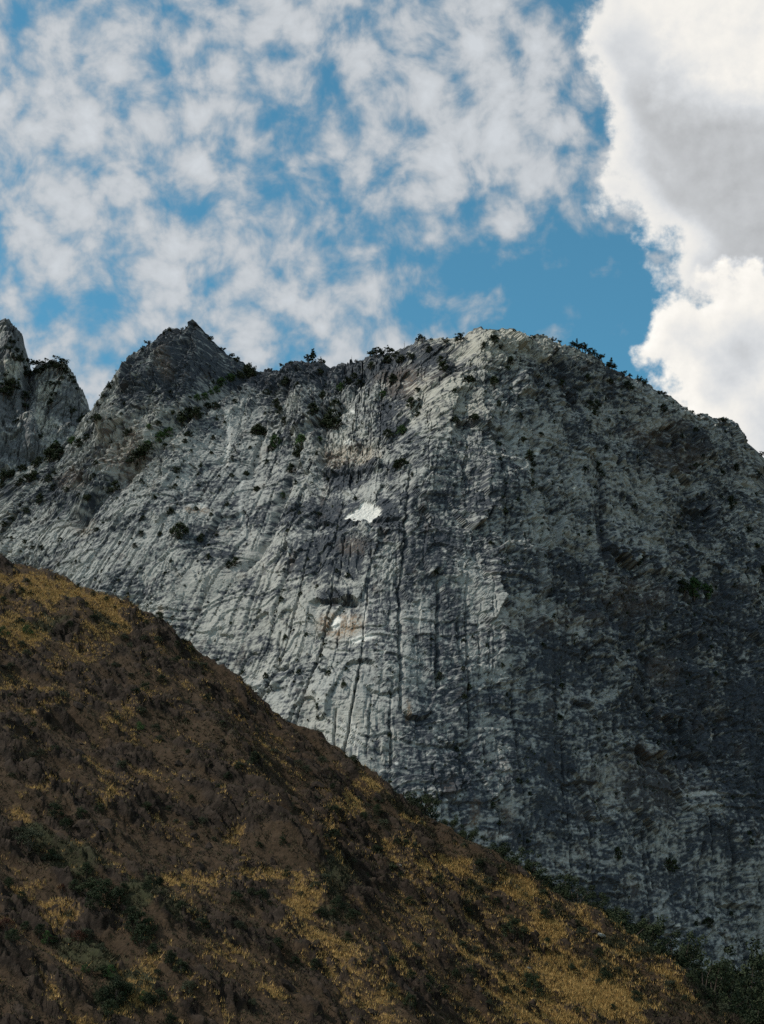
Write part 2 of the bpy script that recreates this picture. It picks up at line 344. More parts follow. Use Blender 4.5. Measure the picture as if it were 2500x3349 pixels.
def dress_main(X, Y, Z, t):
    X, Y, Z, t = (np.asarray(v, np.float32) for v in (X, Y, Z, t))
    px, py = (v.astype(np.float32) for v in proj(np.stack([X, Y, Z], 2).astype(np.float64)))
    lean = np.interp(px, [-300, 0, 500, 900, 1300, 2500], [.55, .55, .42, .30, 0.02, 0.0])
    S = (X - lean * (Z - 150)).astype(np.float32); Hh = Z
    wob = .38 * fbm(S / 14, Hh / 14, 5, 4)
    smooth = splat(px, py, [(780, 1560, 230, 230, 1, 20), (900, 1950, 520, 330, .95, 25), (450, 1800, 420, 190, .75, 12), (1120, 1640, 240, 90, .7), (1450, 2150, 190, 430, .8), (1100, 2350, 260, 250, .9),
                            (1600, 1520, 190, 190, .35), (1700, 2350, 300, 300, .6), (1750, 2750, 500, 260, .6), (2250, 2850, 300, 220, .6), (1250, 2450, 260, 260, .85)], wob)
    rough = 1 - .85 * smooth
    blocky = np.clip(splat(px, py, [(600, 1170, 210, 150, 1), (1700, 1180, 430, 170, 1), (450, 1420, 240, 210, .9), (250, 1720, 300, 160, .6), (1080, 1250, 300, 110, .7), (2250, 1560, 300, 260, .8),
                                    (2000, 2000, 300, 200, .8), (1800, 1750, 160, 250, .6), (1250, 1550, 150, 70, .7), (1050, 1780, 200, 70, .7), (2200, 2300, 350, 200, .6), (620, 1800, 200, 100, .5)], wob) * rough + np.where(px > 1450, .42, .14) * rough, 0, 1)
    D = 9 * fbm(X / 95, Hh / 130, 11, 3) + 3.6 * fbm(S / 34, Hh / 75, 12, 2) * (1 - .4 * smooth)
    # flat fracture planes
    def facets(sx, sy, step, tilt, sd, ew, jag=.3):
        f1, f2, idr, ox, oy = worley(S / sx + jag * pn(S / sx * 1.7, Hh / sy * 1.7, sd), Hh / sy + jag * pn(S / sx * 1.7 + 9, Hh / sy * 1.7, sd), sd)
        i2 = idr * 13.7 % 1; i3 = idr * 37.3 % 1
        return sstep(0, ew, f2 - f1) * step * (idr - .3) + tilt * ((i2 - .5) * 2 * ox * sx + (i3 - .62) * 1.6 * oy * sy), f2 - f1
    fa, _e = facets(17, 34, 1.8, .20, 15, .05); D += fa * (.22 + .68 * rough)
    fa, _e = facets(7, 11, .9, .20, 16, .14); D += fa * (.04 + .9 * rough)
    fa, _e = facets(3.2, 4.4, .5, .22, 17, .3); D += fa * (.02 + .9 * rough)
    # corner: the wall right of the central rib stands back and turns away
    D += 2.2 * sstep(1400, 1325, px) * sstep(1450, 1600, py) * sstep(2500, 2300, py)
    for pts, wd, dep in GULLIES:
        dd = polyd(px + 10 * pn(Hh / 7, S / 15, 31) * min(1, wd / 10), py, pts); D -= dep * np.exp(-(dd / wd) ** 2 * 1.2)
    for pts, wd, hgt in RIBS: D += hgt * np.exp(-(polyd(px, py, pts) / wd) ** 2)
    for (cx, cy, hw, bow, dep) in ROOFS:
        u = (px - cx) / hw; edge = cy + bow * u * u + 5 * pn(px / 14, py / 30, 41 + cx % 7)
        below = py - edge
        D -= .95 * dep * sstep(1.15, .7, np.abs(u)) * sstep(-2.5, 1.5, below) * np.exp(-np.maximum(below, 0) / (hw * .55))
    # overlapping sheets of rock
    for sc_, hs, dep, sd, rg in ((50, 30, 1.6, 51, .5), (22, 11, .7, 57, .85)):
        q = fbm(S / sc_ + .5 * pn(S / 30, Hh / 30, sd + 3), Hh / hs, sd, 2) * 3.4
        fr = q - np.floor(q)
        D += dep * (fr - sstep(.94, 1.0, fr)) * (1 - rg + rg * rough)
    # straight joints running up the wall
    leftj = splat(px, py, [(300, 1780, 420, 170, 1, 10), (640, 1930, 330, 170, 1, 25), (900, 2080, 260, 200, .9, 30), (450, 1520, 200, 120, .6)], wob)
    jm = 1 - .75 * splat(px, py, [(1290, 1900, 130, 520, 1), (1480, 1700, 130, 350, .8)], wob)
    crack = np.zeros_like(D); hj = .5 * pn(Hh / 9, S / 40, 70) + .9 * pn(Hh / 40, S / 50, 69)
    for wd, half, dep, per, thr, sd, rg in ((21, .44, 2.4, 95, -.03, 71, 0), (9, .38, 1.6, 50, .14, 72, .3), (4.2, .4, 1.4, 26, .14, 73, .85), (5.3, .38, .9, 40, .05, 75, -1)):
        q = (S + hj) / wd; c0 = np.floor(q)
        for off in (-1, 0, 1):
            ci = (c0 + off).astype(np.int64) & 0xffffffff
            hsh = _h(ci, ci * 0 + 5, sd); jx = (c0 + off + .5 + .8 * ((hsh & np.uint32(0xffff)) / 65535. - .5)) * wd
            act = sstep(thr, thr + .12, pn(Hh / per + (hsh >> np.uint32(16)) / 300., (c0 + off) * 3.3, sd + 5))
            c = act * jm * sstep(half * 1.5, half * .45, np.abs(S + hj - jx))
            D -= dep * c * (leftj if rg < 0 else 1 - rg + rg * rough)
            if wd > 5: crack = np.maximum(crack, c)
    # partings across it
    for sc_, hs, dep, th, sd in ((40, 10, .7, .95, 81), (16, 4.0, .4, .93, 82)):
        c = sstep(th, .995, ridged(S / sc_ + .3 * pn(S / 9, Hh / 9, sd + 2), (Hh + 6 * pn(S / 45, Hh / 60, sd + 5)) / hs, sd)); D -= dep * c * (.05 + .95 * rough)
    # broken blocks
    for sx, sy, amp, sd, ew in ((8, 11.0, 2.0, 91, .12), (3.6, 4.6, 1.1, 92, .25)):
        f1, f2, idr, ox, oy = worley(S / sx + .35 * pn(S / 5, Hh / 5, sd), Hh / sy + .35 * pn(S / 5 + 9, Hh / 5, sd), sd)
        D += amp * (sstep(0, ew, f2 - f1) * (idr - .2) * .9 + (idr * 7 % 1 - .5) * 1.1 * ox + (idr * 23 % 1 - .6) * .9 * oy) * blocky
    D += .3 * fbm(S / 2.2, Hh / 2.6, 101, 2) * (.12 + .88 * rough)
    # fresh scar: a shallow recess
    sc = inpoly(px + 6 * pn(px / 13, py / 13, 110) + 3 * pn(px / 5, py / 5, 111), py + 6 * pn(px / 13, py / 13, 112) + 3 * pn(px / 5, py / 5, 113), SCAR).astype(np.float32)
    near = splat(px, py, [(1182, 1680, 58, 42, 1)])
    D = D * (1 - near) + near * (D.mean() + 9 * fbm(X / 95, Hh / 130, 11, 3) * .6 + (-.12) * (S - S[near > .9].mean()) + .5 * fbm((S + .6 * Hh) / 7, (Hh - .5 * S) / 2.2, 114, 3)) - .9 * sc
    D *= 1 - .5 * sstep(.97, 1, t)
    DZ = (1.9 * fbm(X / 16, Z / 200, 120, 3) + 1.5 * (worley(X / 5.0, X * 0 + .5, 121)[2] - .5) + .8 * pn(X / 2.2, X * 0, 122)) * sstep(.94, 1, t) - 1.2 * sstep(.97, 1, t)
    # colouring of the rock, with some shade and sunlight painted into its tone
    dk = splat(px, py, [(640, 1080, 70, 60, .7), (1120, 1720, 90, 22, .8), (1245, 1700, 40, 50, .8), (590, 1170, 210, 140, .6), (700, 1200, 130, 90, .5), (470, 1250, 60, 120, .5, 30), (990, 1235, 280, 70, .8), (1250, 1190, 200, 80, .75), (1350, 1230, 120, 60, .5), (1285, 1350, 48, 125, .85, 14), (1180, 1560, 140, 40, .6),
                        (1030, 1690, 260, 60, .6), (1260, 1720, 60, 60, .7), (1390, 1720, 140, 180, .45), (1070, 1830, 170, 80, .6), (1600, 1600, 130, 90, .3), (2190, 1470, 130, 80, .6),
                        (1790, 1900, 170, 120, .55), (2030, 1950, 230, 150, .5), (1850, 1260, 300, 80, .3), (2300, 2250, 300, 400, .6), (2440, 2350, 150, 500, .65), (2000, 2400, 480, 400, .35), (1560, 2480, 330, 230, .35), (1900, 2850, 600, 260, .25),  # broad lower right patches paint the wall's shade into its tone
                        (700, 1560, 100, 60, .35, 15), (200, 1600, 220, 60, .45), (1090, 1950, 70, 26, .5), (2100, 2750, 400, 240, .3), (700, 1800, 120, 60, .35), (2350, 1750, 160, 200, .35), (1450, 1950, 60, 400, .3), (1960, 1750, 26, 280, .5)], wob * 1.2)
    dk = dk - splat(px, py, [(780, 1960, 420, 240, .16, 25), (1050, 2400, 220, 220, .22, 40), (760, 1500, 160, 160, .15), (620, 1500, 150, 120, .2), (1420, 1330, 130, 90, .3), (1600, 1130, 160, 70, .25), (900, 1700, 60, 90, .2)], wob)  # lighter bands put the sunlight on left slabs and summit into the tone
    warm = splat(px, py, [(400, 1480, 70, 110, .55), (240, 1570, 60, 40, .4), (280, 1720, 50, 40, .4), (1140, 1500, 110, 36, .6), (1115, 2040, 80, 45, .95), (1150, 1800, 50, 26, .3), (2140, 1410, 90, 45, .6),
                          (2220, 1500, 80, 50, .5), (2060, 1960, 110, 70, .5), (1530, 2670, 18, 50, .9), (1640, 2670, 22, 40, .9), (1600, 2745, 60, 14, .7), (2180, 2190, 60, 60, .5), (1332, 2330, 10, 40, .9),
                          (545, 2030, 14, 30, .8), (1340, 1260, 120, 50, .35), (1780, 2040, 200, 40, .4), (560, 1200, 26, 60, .4), (2100, 2560, 200, 120, .3), (660, 1680, 40, 14, .7)], wob * 1.3)
    white = sc * np.clip(.92 + .4 * fbm((S + .6 * Hh) / 7, (Hh - .5 * S) / 1.2, 131, 3), .55, 1)
    white = np.maximum(white, splat(px, py, [(1142, 1455, 16, 9, .8), (1100, 2029, 14, 26, 1, 30), (1185, 2092, 46, 11, .9, -12), (1250, 2135, 11, 6, .9), (2341, 2397, 13, 14, .85), (2290, 2600, 80, 8, .6),
                                             (1620, 2752, 26, 9, .8), (1196, 2006, 8, 30, .5), (1755, 1480, 8, 12, .7), (1864, 1608, 6, 6, .9), (2390, 3165, 18, 14, .9), (2227, 3022, 12, 5, .9), (660, 1665, 34, 9, .6),
                                             (1155, 1420 - 60, 8, 8, .7), (1290, 2508, 6, 7, .9), (1596, 2190, 4, 9, .8), (1140, 2010, 6, 40, .35)], wob))
    for pts, wd, am in (([(752, 1350), (742, 1450), (736, 1520)], 7, .8), ([(792, 1570), (790, 1640), (784, 1760)], 5, .6), ([(622, 1500), (612, 1600), (622, 1720)], 6, .5),
                        ([(1745, 1690), (1752, 1900), (1762, 2000)], 16, .22), ([(1225, 1560), (1216, 1640)], 5, .3), ([(1260, 1560), (1255, 1640)], 5, .3), ([(1120, 2380), (1170, 2480)], 14, .45), ([(1180, 2440), (1130, 2330)], 8, .4)):
        white = np.maximum(white, am * sstep(1.5, .3, polyd(px, py, pts) / wd) * (.6 + .6 * pn(S / 1.1, Hh / 40, 130)))
    white = np.clip(np.maximum(white, .8 * (sstep(.80, .88, pn(S / 2.5, Hh / 2, 135)) * sstep(.1, .5, fbm(S / 40, Hh / 40, 136, 2)))), 0, 1)
    pale = splat(px, py, [(1620, 1140, 330, 90, .9), (1430, 1330, 160, 120, .7), (1150, 1480, 130, 60, .5), (830, 2000, 360, 260, .3), (1080, 2430, 240, 160, .35), (480, 1400, 200, 150, .35)], wob)
    warm = np.clip(warm * np.where(px < 1350, .75, .35) + .15 * sstep(.25, .55, fbm(S / 12, Hh / 16, 140, 3)), 0, 1)
    stain_shade = np.stack([rock_tone(S, Hh, 150, dk), warm, white, pale], 2)
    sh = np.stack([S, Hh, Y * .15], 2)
    return D, DZ, {'sh': sh, 'stain_shade': stain_shade}, crack

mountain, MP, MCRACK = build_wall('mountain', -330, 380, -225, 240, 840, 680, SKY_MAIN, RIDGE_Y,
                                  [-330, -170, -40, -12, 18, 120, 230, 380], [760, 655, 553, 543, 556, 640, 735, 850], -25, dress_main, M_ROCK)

# ------------------------------------------------------------------ the far mountain on the left
SKY_FAR = [(-700, 900), (-350, 960), (-120, 1040), (-40, 1064), (20, 1066), (52, 1084), (75, 1110), (82, 1150), (100, 1178), (130, 1192), (170, 1200), (210, 1215), (235, 1235), (250, 1265), (275, 1300), (305, 1350), (330, 1420), (420, 1560), (600, 1700), (900, 1900)]
def dress_far(X, Y, Z, t):
    px, py = proj(np.stack([X, Y, Z], 2)); S = X + .1 * Z; Hh = Z
    wob = .35 * fbm(S / 20, Hh / 20, 205, 4)
    D = 16 * fbm(S / 70, Hh / 160, 211, 3) + 7 * fbm(S / 26, Hh / 90, 212, 3)
    D += 10 * np.exp(-(polyd(px, py, [(30, 1130), (60, 1250), (90, 1330), (100, 1450)]) / 30) ** 2) - 12 * np.exp(-(polyd(px, py, [(100, 1180), (90, 1260), (88, 1330)]) / 20) ** 2)
    for sc_, hs, dep, th, sd in ((26, 160, 3.0, .95, 271), (11, 80, 1.8, .94, 272)):
        D -= dep * sstep(th, .995, ridged((S + 3 * fbm(Hh / 22, S / 60, 270, 3)) / sc_, Hh / hs, sd))
    for sx, sy, amp, sd in ((16, 26, 4.4, 290), (8, 12, 2.8, 291), (4, 5, 1.4, 292)):
        f1, f2, idr, ox, oy = worley(S / sx, Hh / sy, sd); D += amp * (sstep(0, .15, f2 - f1) * (idr - .3) * 1.2 + (idr * 7 % 1 - .5) * 2.2 * ox + (idr * 31 % 1 - .6) * 2 * oy)
    D += fbm(S / 4, Hh / 5, 295, 4)
    DZ = (2 * fbm(X / 20, Z / 200, 220, 3) + 2.0 * (worley(X / 6.0, X * 0 + .5, 221)[2] - .5)) * sstep(.9, 1, t)
    dk = splat(px, py, [(50, 1130, 50, 80, .7), (95, 1270, 26, 110, .8), (30, 1330, 60, 90, .7), (230, 1330, 70, 80, .4), (60, 1450, 100, 70, .4), (250, 1300, 40, 70, .4)], wob) + .22 - splat(px, py, [(150, 1350, 60, 110, .35), (40, 1230, 30, 60, .4)], wob)
    pale = splat(px, py, [(140, 1330, 60, 120, .8), (30, 1210, 40, 70, .9), (180, 1230, 60, 40, .6)], wob)
    return D, DZ, {'sh': np.stack([S, Hh, Y * .1], 2), 'stain_shade': np.stack([rock_tone(S, Hh, 250, dk), 0 * dk + .05, 0 * dk, pale], 2)}, D
far_mountain, FP, _ = build_wall('distant_mountain', -640, -90, -370, -200, 420, 330, SKY_FAR, ([-700, 300, 900], [1180, 1230, 1260]), [-640, -330, -260, -90], [900, 930, 960, 1080], 60, dress_far, M_FAR, power=(.7, .3))

# ------------------------------------------------------------------ the brown hillside in front
CREST = [(-560, 1585), (-300, 1700), (0, 1822), (130, 1882), (280, 1938), (400, 1985), (500, 2010), (548, 2040), (580, 2085), (620, 2112), (700, 2182), (800, 2262), (900, 2338), (1000, 2410), (1100, 2465), (1200, 2543),
         (1300, 2628), (1400, 2690), (1550, 2768), (1700, 2852), (1900, 2982), (2100, 3108), (2250, 3232), (2400, 3352), (2700, 3600)]
def crest_y(px): return np.interp(px, [-560, 0, 2400, 2900], [266, 250, 184, 172])
CP = np.array([at(px, py, float(crest_y(px))) for px, py in CREST])
_cl = np.concatenate([[0], np.cumsum(np.linalg.norm(np.diff(CP[:, :2], axis=0), axis=1))])
FALL = np.array([.5, -.866]); TANS = .78
def crest_at(u):
    return np.stack([np.interp(u, _cl, CP[:, k]) for k in range(3)], -1)
GOLD = [(150, 1930, 190, 50, 1.0, 12), (330, 1975, 130, 30, .9, 20), (60, 2090, 90, 60, .8), (380, 2060, 70, 26, .6, -25), (30, 2040, 60, 30, .8), (250, 2150, 120, 40, .5, -20), (330, 2080, 200, 26, .5, -20), (70, 2260, 110, 18, .7, -5),
        (290, 2120, 60, 60, .5), (420, 2320, 120, 26, .45, -30), (160, 2310, 70, 16, .6, -18), (150, 2580, 80, 18, .7, -14), (390, 2580, 50, 22, .7), (340, 2620, 30, 30, .6), (60, 2650, 60, 26, .6, 30), (270, 2760, 60, 16, .7, -25),
        (180, 2980, 60, 60, .8), (100, 2880, 60, 22, .6), (620, 2890, 140, 24, .6, 6), (780, 2870, 180, 22, .85, 0), (990, 2950, 60, 100, .9, 15), (850, 2850, 90, 18, .7), (770, 2720, 30, 30, .6, -40), (600, 2730, 50, 22, .6, 35), (520, 2650, 26, 16, .6),
        (1120, 2670, 50, 60, .7, 40), (1200, 2580, 60, 30, .7, 20), (1345, 2690, 55, 16, .9, 4), (1470, 2830, 70, 36, 1.0, 6), (1390, 2870, 60, 36, .7, 20), (1690, 2910, 80, 40, .9, 14), (1780, 3060, 70, 60, .95, 20), (1500, 2930, 50, 18, .6, 30),
        (1820, 3130, 90, 40, .85, 25), (1990, 3115, 80, 18, .85, 14), (1900, 3250, 220, 70, .8, 12), (1700, 3230, 120, 60, .6), (1990, 3300, 130, 50, .85), (1800, 3330, 200, 40, .7), (2180, 3230, 60, 20, .6, 35), (1080, 3130, 130, 60, .6, 30), (1200, 3250, 120, 60, .6, 20),
        (960, 3060, 80, 60, .5), (470, 3190, 60, 40, .6, -40), (420, 3300, 60, 30, .7, -40), (580, 3300, 60, 30, .6, 20), (880, 3260, 60, 20, .7, 12), (330, 3330, 100, 20, .5), (700, 3140, 100, 40, .35), (500, 2100, 60, 20, .4, 25), (1300, 2800, 60, 40, .5, 30), (640, 2860, 60, 26, .5), (1010, 2720, 40, 20, .5)]
GREEN = [(90, 2060, 60, 26, .9), (230, 1975, 120, 20, .7, 18), (330, 2020, 120, 24, .6, 20), (120, 2730, 60, 60, .7), (260, 2820, 120, 80, .6), (300, 3130, 140, 60, .7, 30), (400, 3250, 120, 80, .7), (450, 2950, 90, 70, .7), (1650, 2880, 130, 26, .6, 32), (1100, 2880, 60, 90, .6),
         (1560, 2900, 60, 60, .5), (2000, 3080, 160, 22, .9, 34), (2200, 3200, 180, 22, .9, 38), (1850, 2975, 120, 20, .8, 32), (1320, 2660, 100, 20, .5, 32), (1950, 3180, 120, 30, .6, 25), (560, 3000, 70, 50, .6), (50, 2230, 80, 40, .4), (700, 2420, 200, 60, .3, 30), (1100, 3000, 60, 60, .5), (1500, 3200, 80, 60, .4), (160, 2050, 60, 30, .6)]
def build_hill():
    nc, nf, nb = 860, 470, 30
    us = np.linspace(_cl[0], _cl[-1], nc); C = crest_at(us)
    k = np.ones(5) / 5
    for i in range(3): C[:, i] = np.convolve(np.pad(C[:, i], 2, 'edge'), k, 'valid')
    run = (C[:, 2] + 6) / TANS
    t = np.linspace(0, 1, nf)[::-1][:, None]                                   # 1 at the foot, 0 on the crest
    R = np.maximum(run, 6)[None] * t
    X = C[None, :, 0] + FALL[0] * R; Y = C[None, :, 1] + FALL[1] * R; Z = C[None, :, 2] - TANS * R
    Z = Z - 2.2 * (1 - np.exp(-R / 9)) + 1.2 * np.exp(-R / 3)
    px, py = proj(np.stack([X, Y, Z], 2))
    U = np.repeat(us[None], nf, 0); S = R / math.cos(math.atan(TANS))
    wob = .75 * fbm(U / 5, S / 5, 305, 4)
    gold = splat(px, py, GOLD, wob); green = splat(px, py, GREEN, wob)
    g2 = fbm((U + .5 * S) / 9, (S - .3 * U) / 4.2, 306, 5)
    gold = np.clip(gold + .5 * sstep(.0, .45, g2) - .06 + .22 * splat(px, py, [(1750, 3100, 700, 300, 1), (150, 1950, 300, 110, 1)]), 0, 1)
    wisp = fbm((U + .6 * S) / 3.4, (S - .5 * U) / 1.2, 307, 4, .6)
    gold = np.clip(gold * (.78 + .9 * wisp + .8 * fbm((U + .6 * S) / 1.6, (S - .5 * U) / .8, 308, 2)) + .35 * sstep(.1, .5, wisp) * sstep(-.2, .3, g2), 0, 1)
    bench = sstep(.25, .75, gold)
    D = 3.2 * fbm(U / 34, S / 30, 311, 3) + 1.6 * fbm((U + .4 * S) / 13, S / 9, 312, 3)
    # tilted ledges: rock steps on the bare ground
    outc = sstep(-.12, .28, fbm((U + .3 * S) / 12, (S - .2 * U) / 8, 317, 4)) * (1 - bench) * (1 - .5 * green)
    wu = U + 2.5 * fbm(U / 9, S / 9, 318, 3); ws = S + 2.0 * fbm(U / 8 + 30, S / 8, 319, 3)
    for sc_, hs, dep, sd in ((17, 8, 1.5, 321), (7, 3.6, .7, 322)):
        q = fbm((wu + .55 * ws) / sc_, (ws - .42 * wu) / hs, sd, 3) * 2.4; fr = q - np.floor(q)
        D += dep * (fr - sstep(.72, .98, fr)) * (.2 + .8 * outc)
    for sx, sy, amp, sd in ((4.4, 2.6, .65, 331), (2.2, 1.5, .42, 332), (1.1, .9, .2, 333)):
        f1, f2, idr, ox, oy = worley((wu + .5 * ws) / sx + .4 * pn(U / 2, S / 2, sd), (ws - .4 * wu) / sy + .4 * pn(U / 2 + 5, S / 2, sd), sd)
        D += amp * (sstep(0, .3, f2 - f1) * (idr - .2) * 1.1 + (idr * 7 % 1 - .5) * 1.2 * ox - .6 * oy) * outc
    D += .45 * fbm(U / 2.2, S / 2.2, 341, 4, .6) * (1 - .5 * bench)
    D *= .7 + .3 * sstep(0, 6, S)
    D += (1.0 * fbm(U / 7, U * 0, 361, 4) - .5) * np.exp(-S / 4)
    nrm = np.array([FALL[0] * TANS, FALL[1] * TANS, 1.0]); nrm /= np.linalg.norm(nrm)
    P = np.stack([X + D * nrm[0], Y + D * nrm[1], Z + D * nrm[2]], 2)
    top = P[-1][None]; s = np.linspace(0, 1, nb + 1)[1:, None] ** 1.4 * 55
    B = np.stack([top[..., 0] - .3 * s, top[..., 1] + .95 * s, np.maximum(top[..., 2] - .10 * s - .0075 * s * s, -6)], 2)
    P = np.concatenate([P, B], 0)
    att = np.stack([gold, green, 1 - outc, outc], 2)
    att = np.concatenate([att, np.repeat(att[-1:], nb, 0)], 0)
    m, T, b = new_mat('hill_ground')
    a = T.node('ShaderNodeTexCoord').outputs['Object']
    co = T.node('ShaderNodeAttribute', attribute_name='cover'); rgb = T.node('ShaderNodeSeparateColor'); T.l.new(co.outputs['Color'], rgb.inputs[0])
    n1 = T.noise(a, .35, 4, .65); n2 = T.noise(a, 2.2, 3, .7)
    rock = T.mix(T.ramp(n1, .35, .65), (.017, .012, .009), (.042, .030, .022))
    rock = T.mix(T.ramp(n2, .58, .78), rock, (.082, .061, .046))
    soil = T.mix(n2, (.022, .015, .011), (.088, .056, .030))
    c = T.mix(T.ramp(T.math('ADD', rgb.outputs[2], T.math('MULTIPLY', n2, .5)), .55, 1.15, 0, .85), rock, soil)
    gr = T.mix(n2, (.020, .026, .013), (.055, .058, .026))
    c = T.mix(T.ramp(T.math('ADD', rgb.outputs[1], T.math('MULTIPLY', n2, .7)), .65, 1.1, 0, .8), c, gr)
    straw = T.mix(T.ramp(n2, .35, .7), (.12, .070, .024), (.29, .178, .062))
    c = T.mix(T.ramp(T.math('ADD', rgb.outputs[0], T.math('MULTIPLY', T.math('SUBTRACT', n2, .5), 1.3)), .30, .85, 0, .8), c, straw)
    T.put(b.inputs['Base Color'], c); b.inputs['Roughness'].default_value = .95
    bump = T.node('ShaderNodeBump'); bump.inputs['Distance'].default_value = .3; bump.inputs['Strength'].default_value = .7
    T.put(bump.inputs['Height'], T.noise(a, 1.6, 4, .7)); T.l.new(bump.outputs[0], b.inputs['Normal'])
    me = mesh_np('hillside', P.reshape(-1, 3), grid_faces(nf + nb, nc), m, True, {'cover': ('FLOAT_COLOR', att.reshape(-1, 4))})
    o = tag(link('hillside', me), kind='structure')
    return o, P[:nf], gold, green, px, py
hillside, HP, HGOLD, HGREEN, HPX, HPY = build_hill()

# valley floor
def build_ground():
    m, T, b = new_mat('valley_floor')
    a = T.node('ShaderNodeTexCoord').outputs['Object']
    T.put(b.inputs['Base Color'], T.mix(T.noise(a, .05, 6, .6), (.06, .055, .03), (.2, .14, .07))); b.inputs['Roughness'].default_value = .95
    R = 30000.; n = 48
    ring = [(R * math.cos(2 * math.pi * i / n), R * math.sin(2 * math.pi * i / n), 0) for i in range(n)]
    me = bpy.data.meshes.new('ground'); me.from_pydata([(0, 0, 0)] + ring, [], [(0, i + 1, (i + 1) % n + 1) for i in range(n)]); me.materials.append(m)
    tag(link('ground', me), kind='structure')
build_ground()
# ------------------------------------------------------------------ foliage, wood and stone materials
def leaf_mat(name, a, b, var=.5):
    m, T, bs = new_mat(name)
    t = T.node('ShaderNodeAttribute', attribute_name='tint').outputs['Fac']
    r = T.node('ShaderNodeObjectInfo').outputs['Random']
    f = T.math('ADD', T.math('MULTIPLY', t, 1 - var * .5), T.math('MULTIPLY', T.math('SUBTRACT', r, .5), var), clamp=True)
    T.put(bs.inputs['Base Color'], T.mix(f, a, b)); bs.inputs['Roughness'].default_value = .8; bs.inputs['Specular IOR Level'].default_value = .1
    return m
M_LEAF = leaf_mat('dark_evergreen_leaves', (.016, .023, .013), (.048, .060, .028))
M_FRESH = leaf_mat('fresh_green_leaves', (.030, .062, .022), (.075, .125, .040))
M_SAGE = leaf_mat('grey_green_leaves', (.034, .040, .024), (.085, .090, .055))
M_RED = leaf_mat('dry_red_leaves', (.050, .022, .014), (.115, .048, .030))
M_STRAW = leaf_mat('dry_grass_blades', (.22, .125, .040), (.64, .41, .15), .0)
M_SCRUB = leaf_mat('scrub_leaves', (.022, .020, .014), (.080, .068, .036), .0)
M_WOOD, _T, _b = new_mat('bark')
_T.put(_b.inputs['Base Color'], _T.mix(_T.noise(_T.node('ShaderNodeTexCoord').outputs['Object'], 9, 3, .6), (.05, .038, .03), (.13, .105, .085))); _b.inputs['Roughness'].default_value = .9
M_DEAD, _T, _b = new_mat('dead_wood')
_T.put(_b.inputs['Base Color'], _T.mix(_T.noise(_T.node('ShaderNodeTexCoord').outputs['Object'], 9, 3, .6), (.12, .11, .10), (.24, .22, .20))); _b.inputs['Roughness'].default_value = .9
M_STONE, _T, _b = new_mat('dark_stone')
_a = _T.node('ShaderNodeTexCoord').outputs['Object']; _n = _T.noise(_a, 1.1, 4, .65); _n2 = _T.noise(_a, 5, 3, .7)
_c = _T.mix(_T.ramp(_n, .35, .65), (.017, .012, .009), (.040, .029, .022)); _c = _T.mix(_T.ramp(_n2, .58, .78), _c, (.07, .057, .048))
_T.put(_b.inputs['Base Color'], _c); _b.inputs['Roughness'].default_value = .92
_bu = _T.node('ShaderNodeBump'); _bu.inputs['Distance'].default_value = .15; _bu.inputs['Strength'].default_value = .8; _T.put(_bu.inputs['Height'], _T.noise(_a, 3, 4, .7)); _T.l.new(_bu.outputs[0], _b.inputs['Normal'])
M_PALE, _T, _b = new_mat('pale_stone')
_T.put(_b.inputs['Base Color'], _T.mix(_T.noise(_T.node('ShaderNodeTexCoord').outputs['Object'], 4, 3, .6), (.42, .40, .36), (.62, .60, .55))); _b.inputs['Roughness'].default_value = .9

RNG = np.random.default_rng(7)
def leaves_mesh(name, centres, radii, per, size, mat, seed, flat=.75):
    """leaf-sized quads spread through a set of clumps"""
    r = np.random.default_rng(seed); n = len(centres) * per
    c = np.repeat(np.array(centres), per, 0); rr = np.repeat(np.array(radii), per)
    v = r.normal(size=(n, 3)); v /= np.linalg.norm(v, axis=1)[:, None]
    p = c + v * (rr * r.uniform(.35, 1.05, n) ** .6)[:, None] * np.array([1, 1, flat])
    nr = v + r.normal(size=(n, 3)) * .7 + np.array([0, 0, .35]); nr /= np.linalg.norm(nr, axis=1)[:, None]
    a = np.cross(nr, r.normal(size=(n, 3))); a /= np.linalg.norm(a, axis=1)[:, None]; b = np.cross(nr, a)
    s = (size * r.uniform(.6, 1.35, n))[:, None]
    V = np.stack([p - a * s, p - b * s * .55, p + a * s, p + b * s * .55], 1).reshape(-1, 3)
    tint = np.repeat(np.clip(np.repeat(r.uniform(0, 1, len(centres)), per) * .6 + r.uniform(0, .5, n), 0, 1), 4)
    F = np.arange(n * 4).reshape(-1, 4)
    return mesh_np(name, V, F, mat, False, {'tint': ('FLOAT_COLOR', np.stack([tint, tint, tint, tint * 0 + 1], 1))})
def tube_mesh(name, paths, mat, sides=6):
    V, F = [], []
    for pts, rad in paths:
        base = len(V); pts = [Vector(p) for p in pts]
        for i, p in enumerate(pts):
            d = (pts[min(i + 1, len(pts) - 1)] - pts[max(i - 1, 0)]).normalized()
            a = d.orthogonal().normalized(); b = d.cross(a)
            for k in range(sides):
                an = 2 * math.pi * k / sides; V.append(p + (a * math.cos(an) + b * math.sin(an)) * rad[i])
        for i in range(len(pts) - 1):
            for k in range(sides):
                k2 = (k + 1) % sides; F.append((base + i * sides + k, base + i * sides + k2, base + (i + 1) * sides + k2, base + (i + 1) * sides + k))
        F.append(tuple(base + (len(pts) - 1) * sides + k for k in range(sides)))
    me = bpy.data.meshes.new(name); me.from_pydata([tuple(v) for v in V], [], F); me.materials.append(mat); return me

